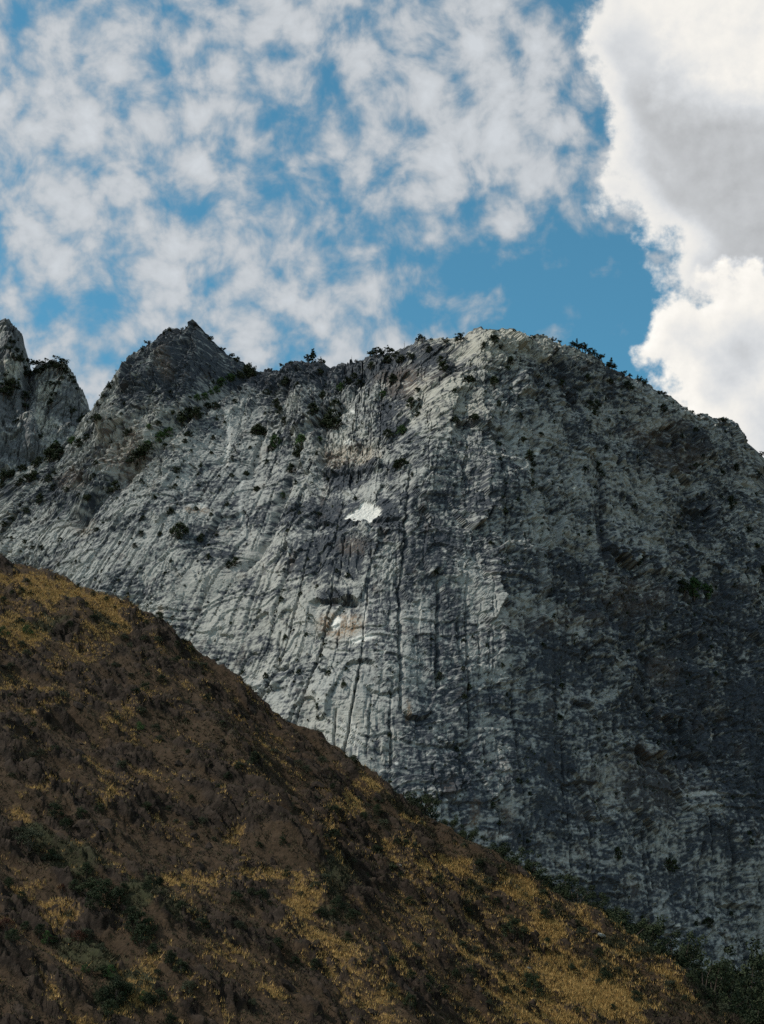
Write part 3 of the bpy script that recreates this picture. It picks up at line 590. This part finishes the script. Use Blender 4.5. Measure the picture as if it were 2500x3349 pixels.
def oak_meshes(seed, mat, wide=1.0, per=40, leaf=.036):
    r = random.Random(seed); cs, rs, paths = [], [], []
    bend = (r.uniform(-.08, .08), r.uniform(-.06, .06))
    paths.append(([(0, 0, -.12), (bend[0] * .4, bend[1] * .4, .18), (bend[0], bend[1], .42), (bend[0] * 1.4, bend[1] * 1.4, .72)], [.042, .034, .024, .008]))
    nl = r.randint(6, 8)
    for i in range(nl):
        an = 2.4 * i + r.uniform(-.5, .5); h = r.uniform(.42, .88); ra = wide * r.uniform(.16, .36) * (1.15 - .5 * abs(h - .6))
        c = (math.cos(an) * ra + bend[0], math.sin(an) * ra + bend[1], h)
        paths.append(([(bend[0] * .6, bend[1] * .6, .25 + .2 * r.random()), (c[0] * .55, c[1] * .55, c[2] * .8), c], [.02, .013, .004]))
        for k in range(r.randint(4, 6)):
            cs.append((c[0] * .9 + r.gauss(0, .085 * wide), c[1] * .9 + r.gauss(0, .085 * wide), c[2] - .06 + r.gauss(0, .08))); rs.append(r.uniform(.07, .13))
    return tube_mesh('trunk', paths, M_WOOD), leaves_mesh('crown', cs, rs, per, leaf, mat, seed)
def pine_meshes(seed, mat):
    r = random.Random(seed); cs, rs, paths = [], [], []
    paths.append(([(0, 0, -.1), (.01, 0, .3), (.015, .01, .65), (.01, 0, .97)], [.032, .025, .015, .004]))
    h = .18
    while h < .97:
        w = .27 * (1 - h) ** .75 + .025
        for k in range(r.randint(3, 5)):
            an = r.uniform(0, 6.3); ln = w * r.uniform(.55, 1.2)
            e = (math.cos(an) * ln, math.sin(an) * ln, h - .03 + r.uniform(-.02, .05))
            paths.append(([(0, 0, h), e], [.008, .003]))
            for f in (.45, .75, 1.0):
                if r.random() < .85: cs.append((e[0] * f, e[1] * f, h + (e[2] - h) * f)); rs.append(.035 + .03 * (1 - h))
        h += r.uniform(.05, .085)
    return tube_mesh('trunk', paths, M_WOOD, 5), leaves_mesh('crown', cs, rs, 11, .036, mat, seed, .6)
def shrub_meshes(seed, mat, tall=1.0, per=24, leaf=.050):
    r = random.Random(seed); cs, rs, paths = [], [], []
    for i in range(r.randint(26, 34)):
        an = r.uniform(0, 6.3); el = r.uniform(0, 1) ** .8 * 1.5; q = r.uniform(.75, 1.0)
        cs.append((.42 * math.cos(an) * math.cos(el) * q, .42 * math.sin(an) * math.cos(el) * q, .14 + (.66 * tall) * math.sin(el) * q * r.uniform(.8, 1.1))); rs.append(r.uniform(.08, .16))
    for i in range(7): cs.append((r.uniform(-.2, .2), r.uniform(-.2, .2), r.uniform(.1, .4))); rs.append(.17)
    for i in range(6):
        c = cs[i * 4]; paths.append(([(0, 0, -.15), (c[0] * .4, c[1] * .4, c[2] * .5), c], [.022, .015, .004]))
    return tube_mesh('stem', paths, M_WOOD, 5), leaves_mesh('foliage', cs, rs, per, leaf, mat, seed)
def snag_mesh(seed):
    r = random.Random(seed); paths = [([(0, 0, -.1), (.02, 0, .5), (0, .02, 1.0)], [.03, .02, .005])]
    for k in range(6):
        h = r.uniform(.35, .9); an = r.uniform(0, 6.3); l = r.uniform(.1, .25) * (1.2 - h); paths.append(([(.01, 0, h), (math.cos(an) * l, math.sin(an) * l, h + .08)], [.01, .003]))
    return tube_mesh('dead_tree', paths, M_DEAD, 5)
OAKS = [oak_meshes(s, M_LEAF, w) for s, w in ((1, 1.1), (2, .95), (3, 1.25), (4, .8), (5, 1.0))]
PINES = [pine_meshes(s, M_LEAF) for s in (11, 12, 13)]
SHRUBS = [shrub_meshes(s, M_LEAF, t) for s, t in ((21, 1.0), (22, .85), (23, 1.15), (24, .7))]
GREENS = [shrub_meshes(s, M_FRESH, t) for s, t in ((31, .9), (32, 1.2))]
SAGES = [shrub_meshes(s, M_SAGE, t, 18) for s, t in ((41, .8), (42, .65), (43, .9))]
REDS = [shrub_meshes(51, M_RED, .7, 40, .022)]
NEAR_OAKS = [oak_meshes(s, M_LEAF, w, 75, .020) for s, w in ((6, 1.1), (7, .95), (8, 1.25), (9, 1.0))]
NEAR_SHRUBS = [shrub_meshes(s, M_LEAF, t, 70, .024) for s, t in ((25, 1.0), (26, .85), (27, 1.15))]
NEAR_SAGES = [shrub_meshes(s, M_SAGE, t, 60, .022) for s, t in ((44, .8), (45, .65))]
NEAR_GREENS = [shrub_meshes(s, M_FRESH, t, 60, .022) for s, t in ((33, .9), (34, 1.2))]
NEAR = [False]
SNAGS = [snag_mesh(61), snag_mesh(62)]

def plant(kind, base, height, label, cat, group, rnd, wid=1.0, parts=True):
    sets = {'oak_tree': OAKS, 'pine_tree': PINES, 'shrub': SHRUBS, 'green_shrub': GREENS, 'grey_shrub': SAGES, 'red_shrub': REDS, 'cliff_shrub': SHRUBS, 'low_shrub': SAGES, 'low_green_shrub': SHRUBS}[kind]
    if NEAR[0]: sets = {id(OAKS): NEAR_OAKS, id(SHRUBS): NEAR_SHRUBS, id(SAGES): NEAR_SAGES, id(GREENS): NEAR_GREENS}.get(id(sets), sets)
    a, b = rnd.choice(sets); rot = (0, 0, rnd.uniform(0, 6.28)); sc = (height * wid, height * wid, height)
    base = tuple(float(v) for v in base)
    if parts:
        e = link({'shrub': 'bush'}.get(kind, kind), None, None, base, rot, sc); e.empty_display_size = .3
        tree = kind in ('oak_tree', 'pine_tree')
        link('trunk' if tree else 'stem', a, e); link('crown' if tree else 'foliage', b, e)
    else: e = link(kind, b, None, base, rot, sc)
    return tag(e, label, cat, group)

DEPS = bpy.context.evaluated_depsgraph_get()
def hit(o, px, py, tries=60, step=4):
    for k in range(tries):
        d = Vector(ray(px, py + k * step)).normalized()
        ok, loc, nor, idx = o.ray_cast(Vector(CAM), d, depsgraph=DEPS)
        if ok: return np.array(loc), (np.array(loc) - CAM)[1] * CT + (np.array(loc) - CAM)[2] * ST
    return None, None
ORD = ('first second third fourth fifth sixth seventh eighth ninth tenth eleventh twelfth thirteenth fourteenth fifteenth sixteenth seventeenth eighteenth nineteenth twentieth').split()
TENS = {20: 'twenty', 30: 'thirty', 40: 'forty', 50: 'fifty', 60: 'sixty', 70: 'seventy', 80: 'eighty', 90: 'ninety'}
def ordinal(n):
    if n <= 20: return ORD[n - 1]
    t, u = n // 10 * 10, n % 10
    return TENS[t][:-1] + 'ieth' if u == 0 else TENS[t] + '-' + ORD[u - 1]
def z1(l): return [(x * .5448, 1000 + y * .5448, r * .5448, *k) for x, y, r, *k in l]
def z2(l): return [(800 + x * .5448, 1000 + y * .5448, r * .5448, *k) for x, y, r, *k in l]
def z3(l): return [(1600 + x * .5448, 1000 + y * .5448, r * .5448, *k) for x, y, r, *k in l]
def z7(l): return [(x * .7567, 2500 + y * .7567, r * .7567, *k) for x, y, r, *k in l]
def z8(l): return [(1250 + x * .7567, 2500 + y * .7567, r * .7567, *k) for x, y, r, *k in l]

def plant_row(o, spots, fmt, cat, group, seed, default='shrub', wid=1.0, sink=.06, grow=1.45, key=lambda s: s[0]):
    """plants whose middle and half height are given as seen in the photo; labelled by their place in the row"""
    rnd = random.Random(seed); n = 0
    for s in sorted(spots, key=key):
        n += 1; px, py, r = s[:3]; kind = s[3] if len(s) > 3 else default; lab = s[4] if len(s) > 4 else fmt.replace('{}', ordinal(n))
        P, d = hit(o, px, py + r * .85)
        if P is None: continue
        h = grow * 2 * r * d / FPX * rnd.uniform(.95, 1.12)
        P = P + np.array([0, .0, -h * sink])
        plant(kind, P, h, lab, cat, group, rnd, wid * rnd.uniform(.9, 1.15))
O, Pn, G = 'oak_tree', 'pine_tree', 'green_shrub'

# trees along the mountain's skyline
SKYLINE = z1([(890, 222, 20, O), (852, 262, 15, O), (655, 482, 30, O, 'lone crooked tree on the steep left edge of the dark peak'), (625, 548, 22, O), (590, 590, 22, O), (1020, 145, 14, O), (985, 165, 14, O), (1095, 140, 10, O), (1120, 132, 9, O),
              (1262, 200, 18, O), (1340, 262, 16, O), (1390, 285, 18, O), (1425, 320, 24, O), (1500, 345, 16, O)]) + \
          z2([(410, 290, 46, Pn, 'tallest dark conifer standing alone on the saddle skyline'), (388, 310, 26, O), (225, 352, 17, O), (275, 342, 15, O), (465, 335, 27, O), (155, 385, 14, O), (60, 372, 14, O), (672, 335, 11, O), (790, 280, 36, O), (755, 290, 20, O),
              (872, 240, 28, O), (830, 285, 22, O), (1068, 195, 26, O), (1040, 205, 16, O), (1210, 212, 24, O), (1300, 195, 32, O), (1280, 205, 24, O), (1120, 205, 14, O), (900, 300, 26, O)]) + \
          z3([(260, 200, 22, O), (385, 190, 17, O), (430, 195, 17, O), (495, 232, 24, O), (525, 232, 26, O), (560, 245, 30, O), (595, 262, 24, O), (625, 278, 32, O), (680, 300, 32, O), (718, 350, 24, O), (738, 362, 34, O),
              (325, 168, 9, O), (150, 152, 10, O), (60, 150, 9, O), (930, 462, 26, O), (900, 445, 18, O), (1030, 522, 14, O), (1055, 528, 14, O), (1105, 580, 14, O), (1415, 688, 20, O), (1265, 660, 12, O), (1490, 725, 11, O), (1640, 872, 18, O), (810, 412, 18, O), (850, 420, 16, O)])
plant_row(mountain, SKYLINE, '{} tree from the left along the mountain skyline', 'tree', 'trees along the mountain skyline', 1, O, grow=1.1)
for i, (px, py, h) in enumerate(((1322, 1128, 30), (1150, 1178, 20), (1715, 1095, 22), (1010, 1250, 30))):
    P, d = hit(mountain, px, py); hh = h * d / FPX
    tag(link('dead_tree', SNAGS[i % 2], None, tuple(P - np.array([0, 0, .3])), (0.05, .08, i), (hh, hh, hh)), ('thin bare dead trunk on the skyline left of the pale summit', 'short bare dead trunk beside the notch in the skyline', 'small bare dead trunk on the pale rocky summit', 'bare dead trunk on the dark slope under the saddle')[i], 'dead tree', 'dead trees on the mountain')

# bushes in the diagonal gully under the dark peak
GULLY = z1([(1135, 650, 46), (1180, 645, 36), (1095, 680, 34), (1300, 505, 24, G), (1245, 602, 20), (1330, 462, 26, G), (1385, 432, 26, G), (1435, 412, 28), (1490, 392, 34), (1185, 552, 22, G), (1230, 542, 22, G), (1265, 520, 18, G), (1290, 600, 25), (960, 795, 30, G), (1012, 765, 24, G),
            (875, 862, 40), (890, 830, 24, G), (822, 930, 42), (845, 900, 30), (760, 762, 28), (1040, 640, 16), (945, 700, 18), (895, 726, 18, G), (990, 840, 18), (1110, 810, 16), (1135, 768, 18), (1060, 985, 22), (690, 1090, 30), (650, 1110, 22)])
plant_row(mountain, GULLY, '{} bush from the left in the diagonal gully below the dark peak', 'bush', 'bushes in the diagonal gully', 2)
# bushes on the low ridge in front of the far mountain
LEFTR = z1([(580, 672, 26), (520, 792, 20), (470, 832, 22), (432, 808, 24, G), (330, 885, 44), (300, 905, 34), (355, 905, 30), (230, 796, 18), (130, 920, 26), (210, 950, 24), (70, 942, 26), (20, 982, 34), (180, 1030, 34), (205, 1010, 24), (290, 1040, 22), (120, 1062, 22), (325, 1090, 18), (235, 1170, 26),
            (400, 1105, 16), (160, 1230, 20), (70, 1292, 20), (20, 1310, 20), (150, 1415, 15), (250, 1452, 14), (530, 1150, 26), (560, 1020, 14), (10, 1080, 20), (60, 1000, 22)])
plant_row(mountain, LEFTR, '{} bush from the left on the rocky ridge before the far mountain', 'bush', 'bushes on the left ridge', 3)
# larger bushes and trees on the face
FACE = z1([(1550, 745, 32), (1075, 1358, 40, 'shrub', 'big round dark bush alone on the smooth left slabs'), (1200, 1402, 20), (850, 1370, 20), (810, 1440, 15), (1025, 1232, 24), (960, 1370, 15), (1410, 575, 14), (1375, 1560, 20), (1415, 1540, 20), (1250, 1510, 16), (1480, 1005, 16), (1545, 1100, 16)]) + \
       z2([(20, 400, 40), (245, 462, 28), (135, 520, 18), (82, 748, 32), (190, 592, 24), (212, 630, 20), (240, 690, 18), (412, 612, 30), (400, 640, 20), (545, 580, 30), (525, 660, 48), (500, 700, 36), (545, 705, 36), (470, 540, 26), (185, 825, 32, G), (165, 850, 24), (340, 815, 36, G), (322, 865, 28), (310, 890, 20), (280, 985, 24),
           (450, 802, 15, G), (945, 752, 30, G), (865, 770, 26), (940, 940, 32), (915, 960, 20), (1000, 592, 28), (1040, 650, 18), (1265, 685, 18), (1380, 668, 24), (578, 490, 28, G), (690, 470, 20), (890, 452, 28), (830, 532, 16, G), (1042, 502, 20), (660, 420, 22), (620, 450, 22), (228, 1140, 16, G, 'small bright green bush left of the white scar'),
           (12, 1005, 15), (1010, 1012, 14), (70, 1095, 15), (940, 318, 26), (1000, 300, 24), (1110, 265, 22), (860, 330, 20), (1195, 372, 26), (1180, 330, 20), (1500, 212, 20), (1440, 232, 18), (1535, 242, 18), (1600, 322, 16), (1350, 440, 26), (1500, 462, 22), (760, 360, 20), (450, 395, 18)]) + \
       z3([(30, 190, 20), (65, 240, 20), (130, 330, 20), (30, 440, 24), (110, 372, 18), (245, 900, 30), (255, 945, 22), (205, 800, 20), (310, 770, 15), (660, 970, 24), (575, 980, 18), (676, 1012, 20), (725, 686, 12), (795, 642, 12), (705, 852, 15), (610, 600, 22), (645, 600, 26), (640, 640, 18), (1050, 622, 20), (1160, 782, 16), (1240, 742, 15), (1245, 960, 15),
           (1610, 1010, 28), (1490, 970, 22), (1400, 1000, 20), (875, 1205, 14), (1560, 1340, 20), (1605, 1440, 18), (1460, 1170, 24), (1450, 1200, 18), (840, 482, 26), (725, 452, 18), (290, 420, 16), (440, 470, 20), (590, 430, 22), (900, 1530, 30), (780, 1510, 26), (1640, 1580, 24), (60, 590, 16), (190, 660, 14), (260, 1070, 16)]) + \
       [(1250 + 1240 * .7567, 2500 + 435 * .7567, 26, 'shrub', 'dark green bush high on the wall above the lowest crest trees'), (1250 + 1020 * .7567, 2500 + 395 * .7567, 15), (2270, 1928, 26, G), (2310, 1942, 20, G), (2235, 1922, 20), (1831, 2347, 10), (1643, 2176, 9), (1535, 2250, 9), (1440, 2215, 12), (1424, 1870, 9), (2100, 3010, 14), (2318, 3020, 14)]
def zoned(o, spots, cuts, names, fmt, cat, group, seed, **kw):
    for k, nm in enumerate(names):
        lo_, hi_ = ([-1e9] + cuts)[k], (cuts + [1e9])[k]
        plant_row(o, [s for s in spots if lo_ <= s[0] < hi_], fmt.replace('@', nm), cat, group.replace('@', nm), seed + k, **kw)
up_ = [s for s in FACE if s[1] < 1420]; dn_ = [s for s in FACE if s[1] >= 1420]
zoned(mountain, up_, [1150, 1620], ['dark slope under the saddle', 'rocks left of the pale summit', 'rocks right of the pale summit'], '{} bush from the left on the @', 'bush', 'bushes on the @', 40)
zoned(mountain, dn_, [960, 1650], ['smooth left slabs', 'middle wall around the white scar', 'shaded right wall'], '{} larger bush from the left on the @', 'bush', 'larger bushes on the @', 45)
# trees of the far mountain
FARV = z1([(275, 372, 26, O), (345, 372, 34, O), (375, 388, 24, O), (395, 402, 16, O), (412, 436, 18, O), (240, 402, 20, O), (215, 350, 20, O), (180, 352, 20, O), (160, 330, 16, O), (145, 380, 20, O), (150, 420, 24, O), (230, 405, 18, O), (180, 425, 18, O), (120, 330, 24, O), (90, 320, 24, O), (60, 260, 20, O), (95, 270, 20, O), (70, 220, 18, O), (30, 480, 40, O), (80, 500, 34, O), (20, 530, 34, O),
           (150, 560, 26, O), (155, 610, 24, O), (300, 480, 20, O), (350, 470, 18, O), (310, 590, 20, O), (325, 540, 14, O), (440, 460, 14, O), (430, 640, 16, O), (510, 690, 24, O), (480, 700, 20, O), (230, 790, 20, O), (335, 826, 16, G), (100, 700, 20, O), (40, 420, 24, O), (370, 440, 14, O), (465, 505, 10, O)])
plant_row(far_mountain, FARV, '{} tree from the left on the far grey mountain', 'tree', 'trees on the far mountain', 5, O, 1.1)
# small shrubs in the cracks of the face
def small_shrubs():
    rnd = random.Random(9); px, py = proj(MP); jj, ii = np.nonzero((MCRACK > .75) & (px > 20) & (px < 2480) & (py > 1250))
    r = np.random.default_rng(3); order = r.permutation(len(jj)); n = 0; taken = []
    for q in order:
        j, i = jj[q], ii[q]; a, b = float(px[j, i]), float(py[j, i])
        crest = np.interp(a, [c[0] for c in CREST], [c[1] for c in CREST])
        if b > crest - 25: continue
        dens = .75 if a < 1250 else .5
        if rnd.random() > dens or any((a - u) ** 2 + (b - v) ** 2 < 26 ** 2 for u, v in taken[-4000:]): continue
        P, d = hit(mountain, a, b, 1)
        if P is None or abs(P[1] - MP[j, i, 1]) > 6: continue
        taken.append((a, b)); h = rnd.choice((2.0, 2.4, 2.8, 3.2, 4.0)); n += 1
        zone = (('upper left slabs below the gully' if b < 1650 else 'lower left slabs above the hillside') if a < 900 else ('rocks around the white scar' if b < 1900 else 'streaked wall below the white scar') if a < 1500 else ('upper right face below the summit' if b < 1700 else 'middle of the shaded right wall' if b < 2250 else 'foot of the shaded right wall'))
        plant('cliff_shrub', P - np.array([0, 0, .3 * h]), h, 'small dark shrub rooted in a crack of the ' + zone, 'shrub', 'small shrubs on the ' + zone, rnd, 1.0, False)
        if n >= 290: break
small_shrubs()

# the countless smaller tufts of green in the joints of the wall
def wall_tufts():
    r = np.random.default_rng(33); px, py = proj(MP)
    w = (MCRACK ** 2 + .06) * ((px > -100) & (px < 2600) & (py > 1180)); w = w.ravel() / w.sum()
    q = r.choice(len(w), 2000, p=w); C = MP.reshape(-1, 3)[q] + np.array([0, -1.0, .3]) * (.3 + 1.6 * MCRACK.ravel()[q])[:, None]
    me = leaves_mesh('undergrowth', C, r.uniform(.45, 1.0, len(C)) * r.choice((.7, 1.0, 1.4), len(C)), 14, .38, M_LEAF, 34, .9)
    tag(link('undergrowth', me), 'tiny dark green tufts dotted over the joints of the grey cliff', 'undergrowth', None, 'stuff')
wall_tufts()

# ------------------------------------------------------------------ vegetation and stones of the hillside
NEAR[0] = True
HILLV = z8([(570, 712, 46, 'shrub', 'largest round dark bush standing in golden grass near the crest'), (612, 726, 34, 'shrub', 'dark bush touching the right side of the largest round bush'), (712, 652, 30), (675, 802, 20), (645, 785, 14), (626, 842, 20), (628, 938, 38), (660, 945, 36), (540, 978, 22), (275, 978, 24), (120, 1025, 34), (420, 430, 28), (50, 848, 26), (68, 335, 20), (105, 340, 20),
            (500, 590, 18), (370, 640, 22), (545, 620, 16), (250, 500, 26), (850, 1065, 16), (1000, 1050, 18), (940, 1100, 16), (700, 560, 18), (1100, 1000, 26), (820, 880, 26), (960, 900, 22), (130, 905, 26), (320, 900, 22), (200, 960, 22)]) + \
        z7([(390, 540, 56), (500, 580, 58), (460, 530, 40), (590, 680, 58), (640, 700, 46), (610, 740, 46), (560, 640, 40), (370, 460, 44), (320, 520, 30), (170, 712, 30), (235, 200, 36), (350, 205, 32), (280, 250, 24), (220, 388, 26), (35, 510, 30), (500, 1000, 60), (450, 1000, 44), (550, 980, 40), (470, 1060, 40), (740, 1100, 26), (690, 1000, 30), (640, 1010, 30),
            (1455, 195, 24), (1460, 605, 30), (1440, 640, 22), (1460, 300, 18), (1632, 195, 24), (1570, 220, 20), (110, 700, 26), (270, 528, 34, 'red_shrub', 'dry reddish bush above the dark thicket on the lower hillside'), (25, 680, 40, 'red_shrub', 'dry reddish bush at the left border of the photo'), (340, 735, 40, 'red_shrub', 'low dry reddish bush beside the dark thicket'), (660, 800, 36), (740, 830, 40), (780, 880, 34), (400, 590, 40), (530, 540, 30),
            (200, 750, 30, G), (370, 880, 24, G), (480, 900, 30, G), (130, 310, 50, 'grey_shrub'), (80, 290, 34, 'grey_shrub'), (1240, 470, 20), (1600, 850, 26), (880, 240, 24, 'grey_shrub'), (1220, 330, 20), (1130, 560, 30), (820, 960, 36, 'grey_shrub'), (300, 640, 26, 'grey_shrub'), (620, 1000, 26, G), (50, 740, 30)]) + \
        [(s[0], s[1] + 800, *s[2:]) for s in z1([(20, 290, 28), (72, 250, 22), (125, 245, 28), (185, 252, 20), (955, 392, 30, 'shrub', 'dark bush on the crest step where the cliff begins'), (160, 470, 40, G), (190, 490, 24, G), (20, 480, 40, G), (840, 1050, 36, 'green_shrub', 'yellow-green thin bush standing midway down the dark slope'), (60, 690, 30, 'grey_shrub'), (780, 560, 26, 'grey_shrub'), (890, 740, 26, 'grey_shrub'), (130, 560, 34, 'grey_shrub'), (160, 600, 30, 'grey_shrub'), (950, 530, 30, 'grey_shrub'),
                                                    (1220, 690, 30, 'grey_shrub'), (1240, 880, 30), (380, 860, 34, 'grey_shrub'), (960, 1120, 30, 'grey_shrub'), (560, 400, 30), (420, 440, 30), (700, 1000, 28, 'grey_shrub'), (1060, 560, 24), (1150, 590, 24), (640, 290, 20), (560, 260, 16), (470, 210, 18), (690, 340, 16), (880, 430, 18)])]
hu_ = [s for s in HILLV if s[1] < 2560]; hd_ = [s for s in HILLV if s[1] >= 2560]
zoned(hillside, hu_, [], ['upper left hillside'], '{} bush from the left on the @', 'bush', 'bushes on the @', 60, sink=.08, grow=1.1)
zoned(hillside, hd_, [640, 1400], ['lower left hillside', 'lower middle hillside', 'golden lower right slope'], '{} bush from the left on the @', 'bush', 'bushes on the @', 64, sink=.08, grow=1.15)

# trees along the far side of the hillside's lower crest
CRESTV = z8([(100, 140, 34), (130, 160, 44), (165, 180, 40), (195, 205, 34), (290, 262, 24), (345, 288, 26), (370, 310, 22), (470, 378, 34), (510, 398, 34), (550, 415, 38), (600, 435, 38), (640, 455, 42), (685, 470, 42), (730, 495, 40), (765, 580, 34), (790, 545, 44), (830, 570, 46), (870, 590, 46), (900, 610, 40), (950, 645, 40), (985, 665, 44), (1010, 690, 40),
              (1060, 705, 46), (1090, 725, 50), (1130, 745, 52), (1165, 780, 46), (1215, 800, 50), (1250, 775, 46), (1290, 785, 40), (1240, 840, 50), (1310, 870, 46), (1370, 895, 50), (1420, 905, 50), (1470, 920, 56)])
def crest_trees():
    rnd = random.Random(12); n = 0
    for (px, py, r) in CRESTV:
        n += 1; Y = float(crest_y(px)) + rnd.uniform(3, 7); top = at(px, py - r * 1.35, Y)
        k = int(np.argmin(np.abs(CP[:, 0] - top[0]) + 0)); cz = float(np.interp(top[0], CP[:, 0], CP[:, 2])) - 1.6
        h = max(top[2] - cz, 2.0) * 1.02
        plant(O, (top[0], top[1], cz), h, '{} dark tree from the left behind the lower crest of the hillside'.format(ordinal(n)), 'tree', 'trees behind the hillside crest', rnd, rnd.uniform(.85, 1.15) * min(1.25, 2.2 * r * 1.2 * Y / FPX / h + .45))
crest_trees()
# the dark wood at the foot of the wall, lower right corner
def corner_trees():
    rnd = random.Random(13); n = 0
    for (px, top, Y) in ((2330, 3120, 240), (2385, 3110, 250), (2440, 3080, 245), (2485, 3060, 250), (2300, 3190, 235), (2360, 3200, 230), (2420, 3190, 225), (2480, 3170, 228), (2540, 3060, 250), (2590, 3090, 245), (2340, 3260, 222), (2400, 3250, 215), (2460, 3250, 212), (2520, 3200, 220), (2430, 3300, 206), (2490, 3310, 205), (2560, 3260, 212)):
        n += 1; T_ = at(px, top + 25, Y); h = T_[2] + .2
        if h < 9: h = 9 + rnd.random() * 2
        plant(O, (T_[0], T_[1], T_[2] - h), h, '{} tree from the left in the dark wood at the foot of the wall'.format(ordinal(n)), 'tree', 'dark wood at the foot of the wall', rnd, rnd.uniform(.75, 1.0))
corner_trees()

# small scrub bushes, told apart only by where they stand
def hill_scatter():
    rnd = random.Random(15); r = np.random.default_rng(16)
    vis = (HPX > 10) & (HPX < 2490) & (HPY < 3340)
    w = np.where(vis, (.35 + 1.6 * HGREEN) * (1 - .6 * HGOLD), 0).ravel(); w = w / w.sum()
    for k, q in enumerate(r.choice(len(w), 210, replace=False, p=w)):
        P = HP.reshape(-1, 3)[q]; h = rnd.choice((1.0, 1.2, 1.5, 1.9)); kd = rnd.choice(('low_shrub', 'low_shrub', 'low_green_shrub'))
        a, b_ = HPX.ravel()[q], HPY.ravel()[q]; zone = ('upper left spur' if b_ < 2250 else 'dark slope below the crest' if b_ < 2650 else 'lower left corner' if a < 600 else 'lower middle slope' if a < 1250 else 'grassy lower right slope')
        plant(kd, P - np.array([0, 0, .1]), h, ('low grey-green shrub' if kd == 'low_shrub' else 'low dark green shrub') + ' on the ' + zone + ' of the brown hill', 'shrub', 'low shrubs on the hillside', rnd, 1.2, False)
hill_scatter()
# outcrops of dark rock
def rock_mesh(seed):
    r = np.random.default_rng(seed)
    bm_pts = r.normal(size=(22, 3)); bm_pts /= np.linalg.norm(bm_pts, axis=1)[:, None]
    bm_pts *= np.array([1.0, .62, .42]) * r.uniform(.6, 1.0, 22)[:, None] ; bm_pts = np.sign(bm_pts) * np.abs(bm_pts) ** .85
    import bmesh
    bm = bmesh.new()
    for p in bm_pts: bm.verts.new(p)
    bmesh.ops.convex_hull(bm, input=bm.verts)
    bmesh.ops.delete(bm, geom=[v for v in bm.verts if not v.link_faces], context='VERTS')
    me = bpy.data.meshes.new('rock'); bm.to_mesh(me); bm.free(); me.materials.append(M_STONE); return me
ROCKS = [rock_mesh(s) for s in range(70, 78)]
def outcrops():
    rnd = random.Random(18); r = np.random.default_rng(19)
    vis = (HPX > 0) & (HPX < 2500) & (HPY < 3345)
    c = sstep(-.1, .3, fbm(HPX / 120, HPY / 90, 401, 3))
    w = np.where(vis, (1 - np.clip(HGOLD * 1.6, 0, 1)) * (1 - .6 * HGREEN) * c + 1e-4, 0).ravel(); w = w / w.sum()
    for q in r.choice(len(w), 200, replace=False, p=w):
        P = HP.reshape(-1, 3)[q]; s = rnd.choice((.4, .5, .6, .7, .8, 1.0, 1.3))
        a, b_ = HPX.ravel()[q], HPY.ravel()[q]; zone = ('upper left spur' if b_ < 2250 else 'dark slope below the crest' if b_ < 2650 else 'lower left corner' if a < 600 else 'lower middle slope' if a < 1250 else 'grassy lower right slope')
        big = 'small ' if s < .55 else 'large ' if s > .9 else ''
        o = link('rock', rnd.choice(ROCKS), None, tuple(float(v) for v in P - np.array([0, 0, .15 * s])), (rnd.uniform(-.3, .3), math.radians(38) + rnd.uniform(-.25, .25), rnd.uniform(-.5, .5)), (s * rnd.uniform(.9, 1.5), s, s * rnd.uniform(.8, 1.2)))
        tag(o, big + 'jagged dark brown rock sticking out of the ' + zone, 'rock', 'dark rocks on the hillside')
    for px, py, s, lab in ((1972, 3060, .8, 'pale grey boulder lying near the crest below the dark trees'), (1732, 3166, .35, 'small pale stone between two round bushes'), (1765, 3292, .35, 'small pale stone under the wide double bush'), (1312, 2830, .3, 'small pale stone near the bright grass patch')):
        P, d = hit(hillside, px, py)
        if P is None: continue
        me = ROCKS[1].copy(); me.materials.clear(); me.materials.append(M_PALE)
        tag(link('boulder', me, None, tuple(P), (0, .3, .4), (s * 1.2, s, s * .8)), lab, 'boulder')
outcrops()

# dry grass and low scrub: too many to count
def tufts(name, weight, n, hgt, width, blades, mat, seed, spread, label, cat, lean=.35):
    r = np.random.default_rng(seed)
    w = weight.ravel(); w = w / w.sum(); q = r.choice(len(w), n, p=w)
    base = HP.reshape(-1, 3)[q] + r.normal(size=(n, 3)) * np.array([.15, .15, .02])
    b = np.repeat(base, blades, 0); m = n * blades
    b = b + r.normal(size=(m, 3)) * np.array([spread, spread, .02]); b[:, 2] -= .06
    an = r.uniform(0, 2 * np.pi, m); side = np.stack([np.cos(an), np.sin(an), 0 * an], 1)
    hh = (hgt * r.uniform(.45, 1.2, m) * np.repeat(r.uniform(.6, 1.3, n), blades))[:, None]
    tip = b + np.concatenate([r.normal(size=(m, 2)) * lean * hh, hh], 1)
    ww = width * r.uniform(.6, 1.4, m)[:, None]
    V = np.stack([b - side * ww, b + side * ww, tip], 1).reshape(-1, 3)
    t = np.repeat(np.clip(np.repeat(r.uniform(0, 1, n), blades) * .65 + r.uniform(0, .45, m), 0, 1), 3)
    me = mesh_np(name, V, np.arange(m * 3).reshape(-1, 3), mat, False, {'tint': ('FLOAT_COLOR', np.stack([t, t, t, t * 0 + 1], 1))})
    tag(link(name, me), label, cat, None, 'stuff')
VIS = ((HPX > -150) & (HPX < 2650) & (HPY < 3500)).astype(float)
tufts('dry_grass', VIS * np.clip(HGOLD - .08, 0, 1) ** 1.2 + 1e-9, 52000, .45, .032, 5, M_STRAW, 21, .16, 'golden dry grass in patches over the brown hillside', 'grass')
tufts('scrub_cover', VIS * (.3 + HGREEN) * (1 - .8 * HGOLD) + 1e-9, 30000, .42, .06, 6, M_SCRUB, 22, .16, 'low brown and grey-green scrub covering the dark hillside', 'scrub', .7)
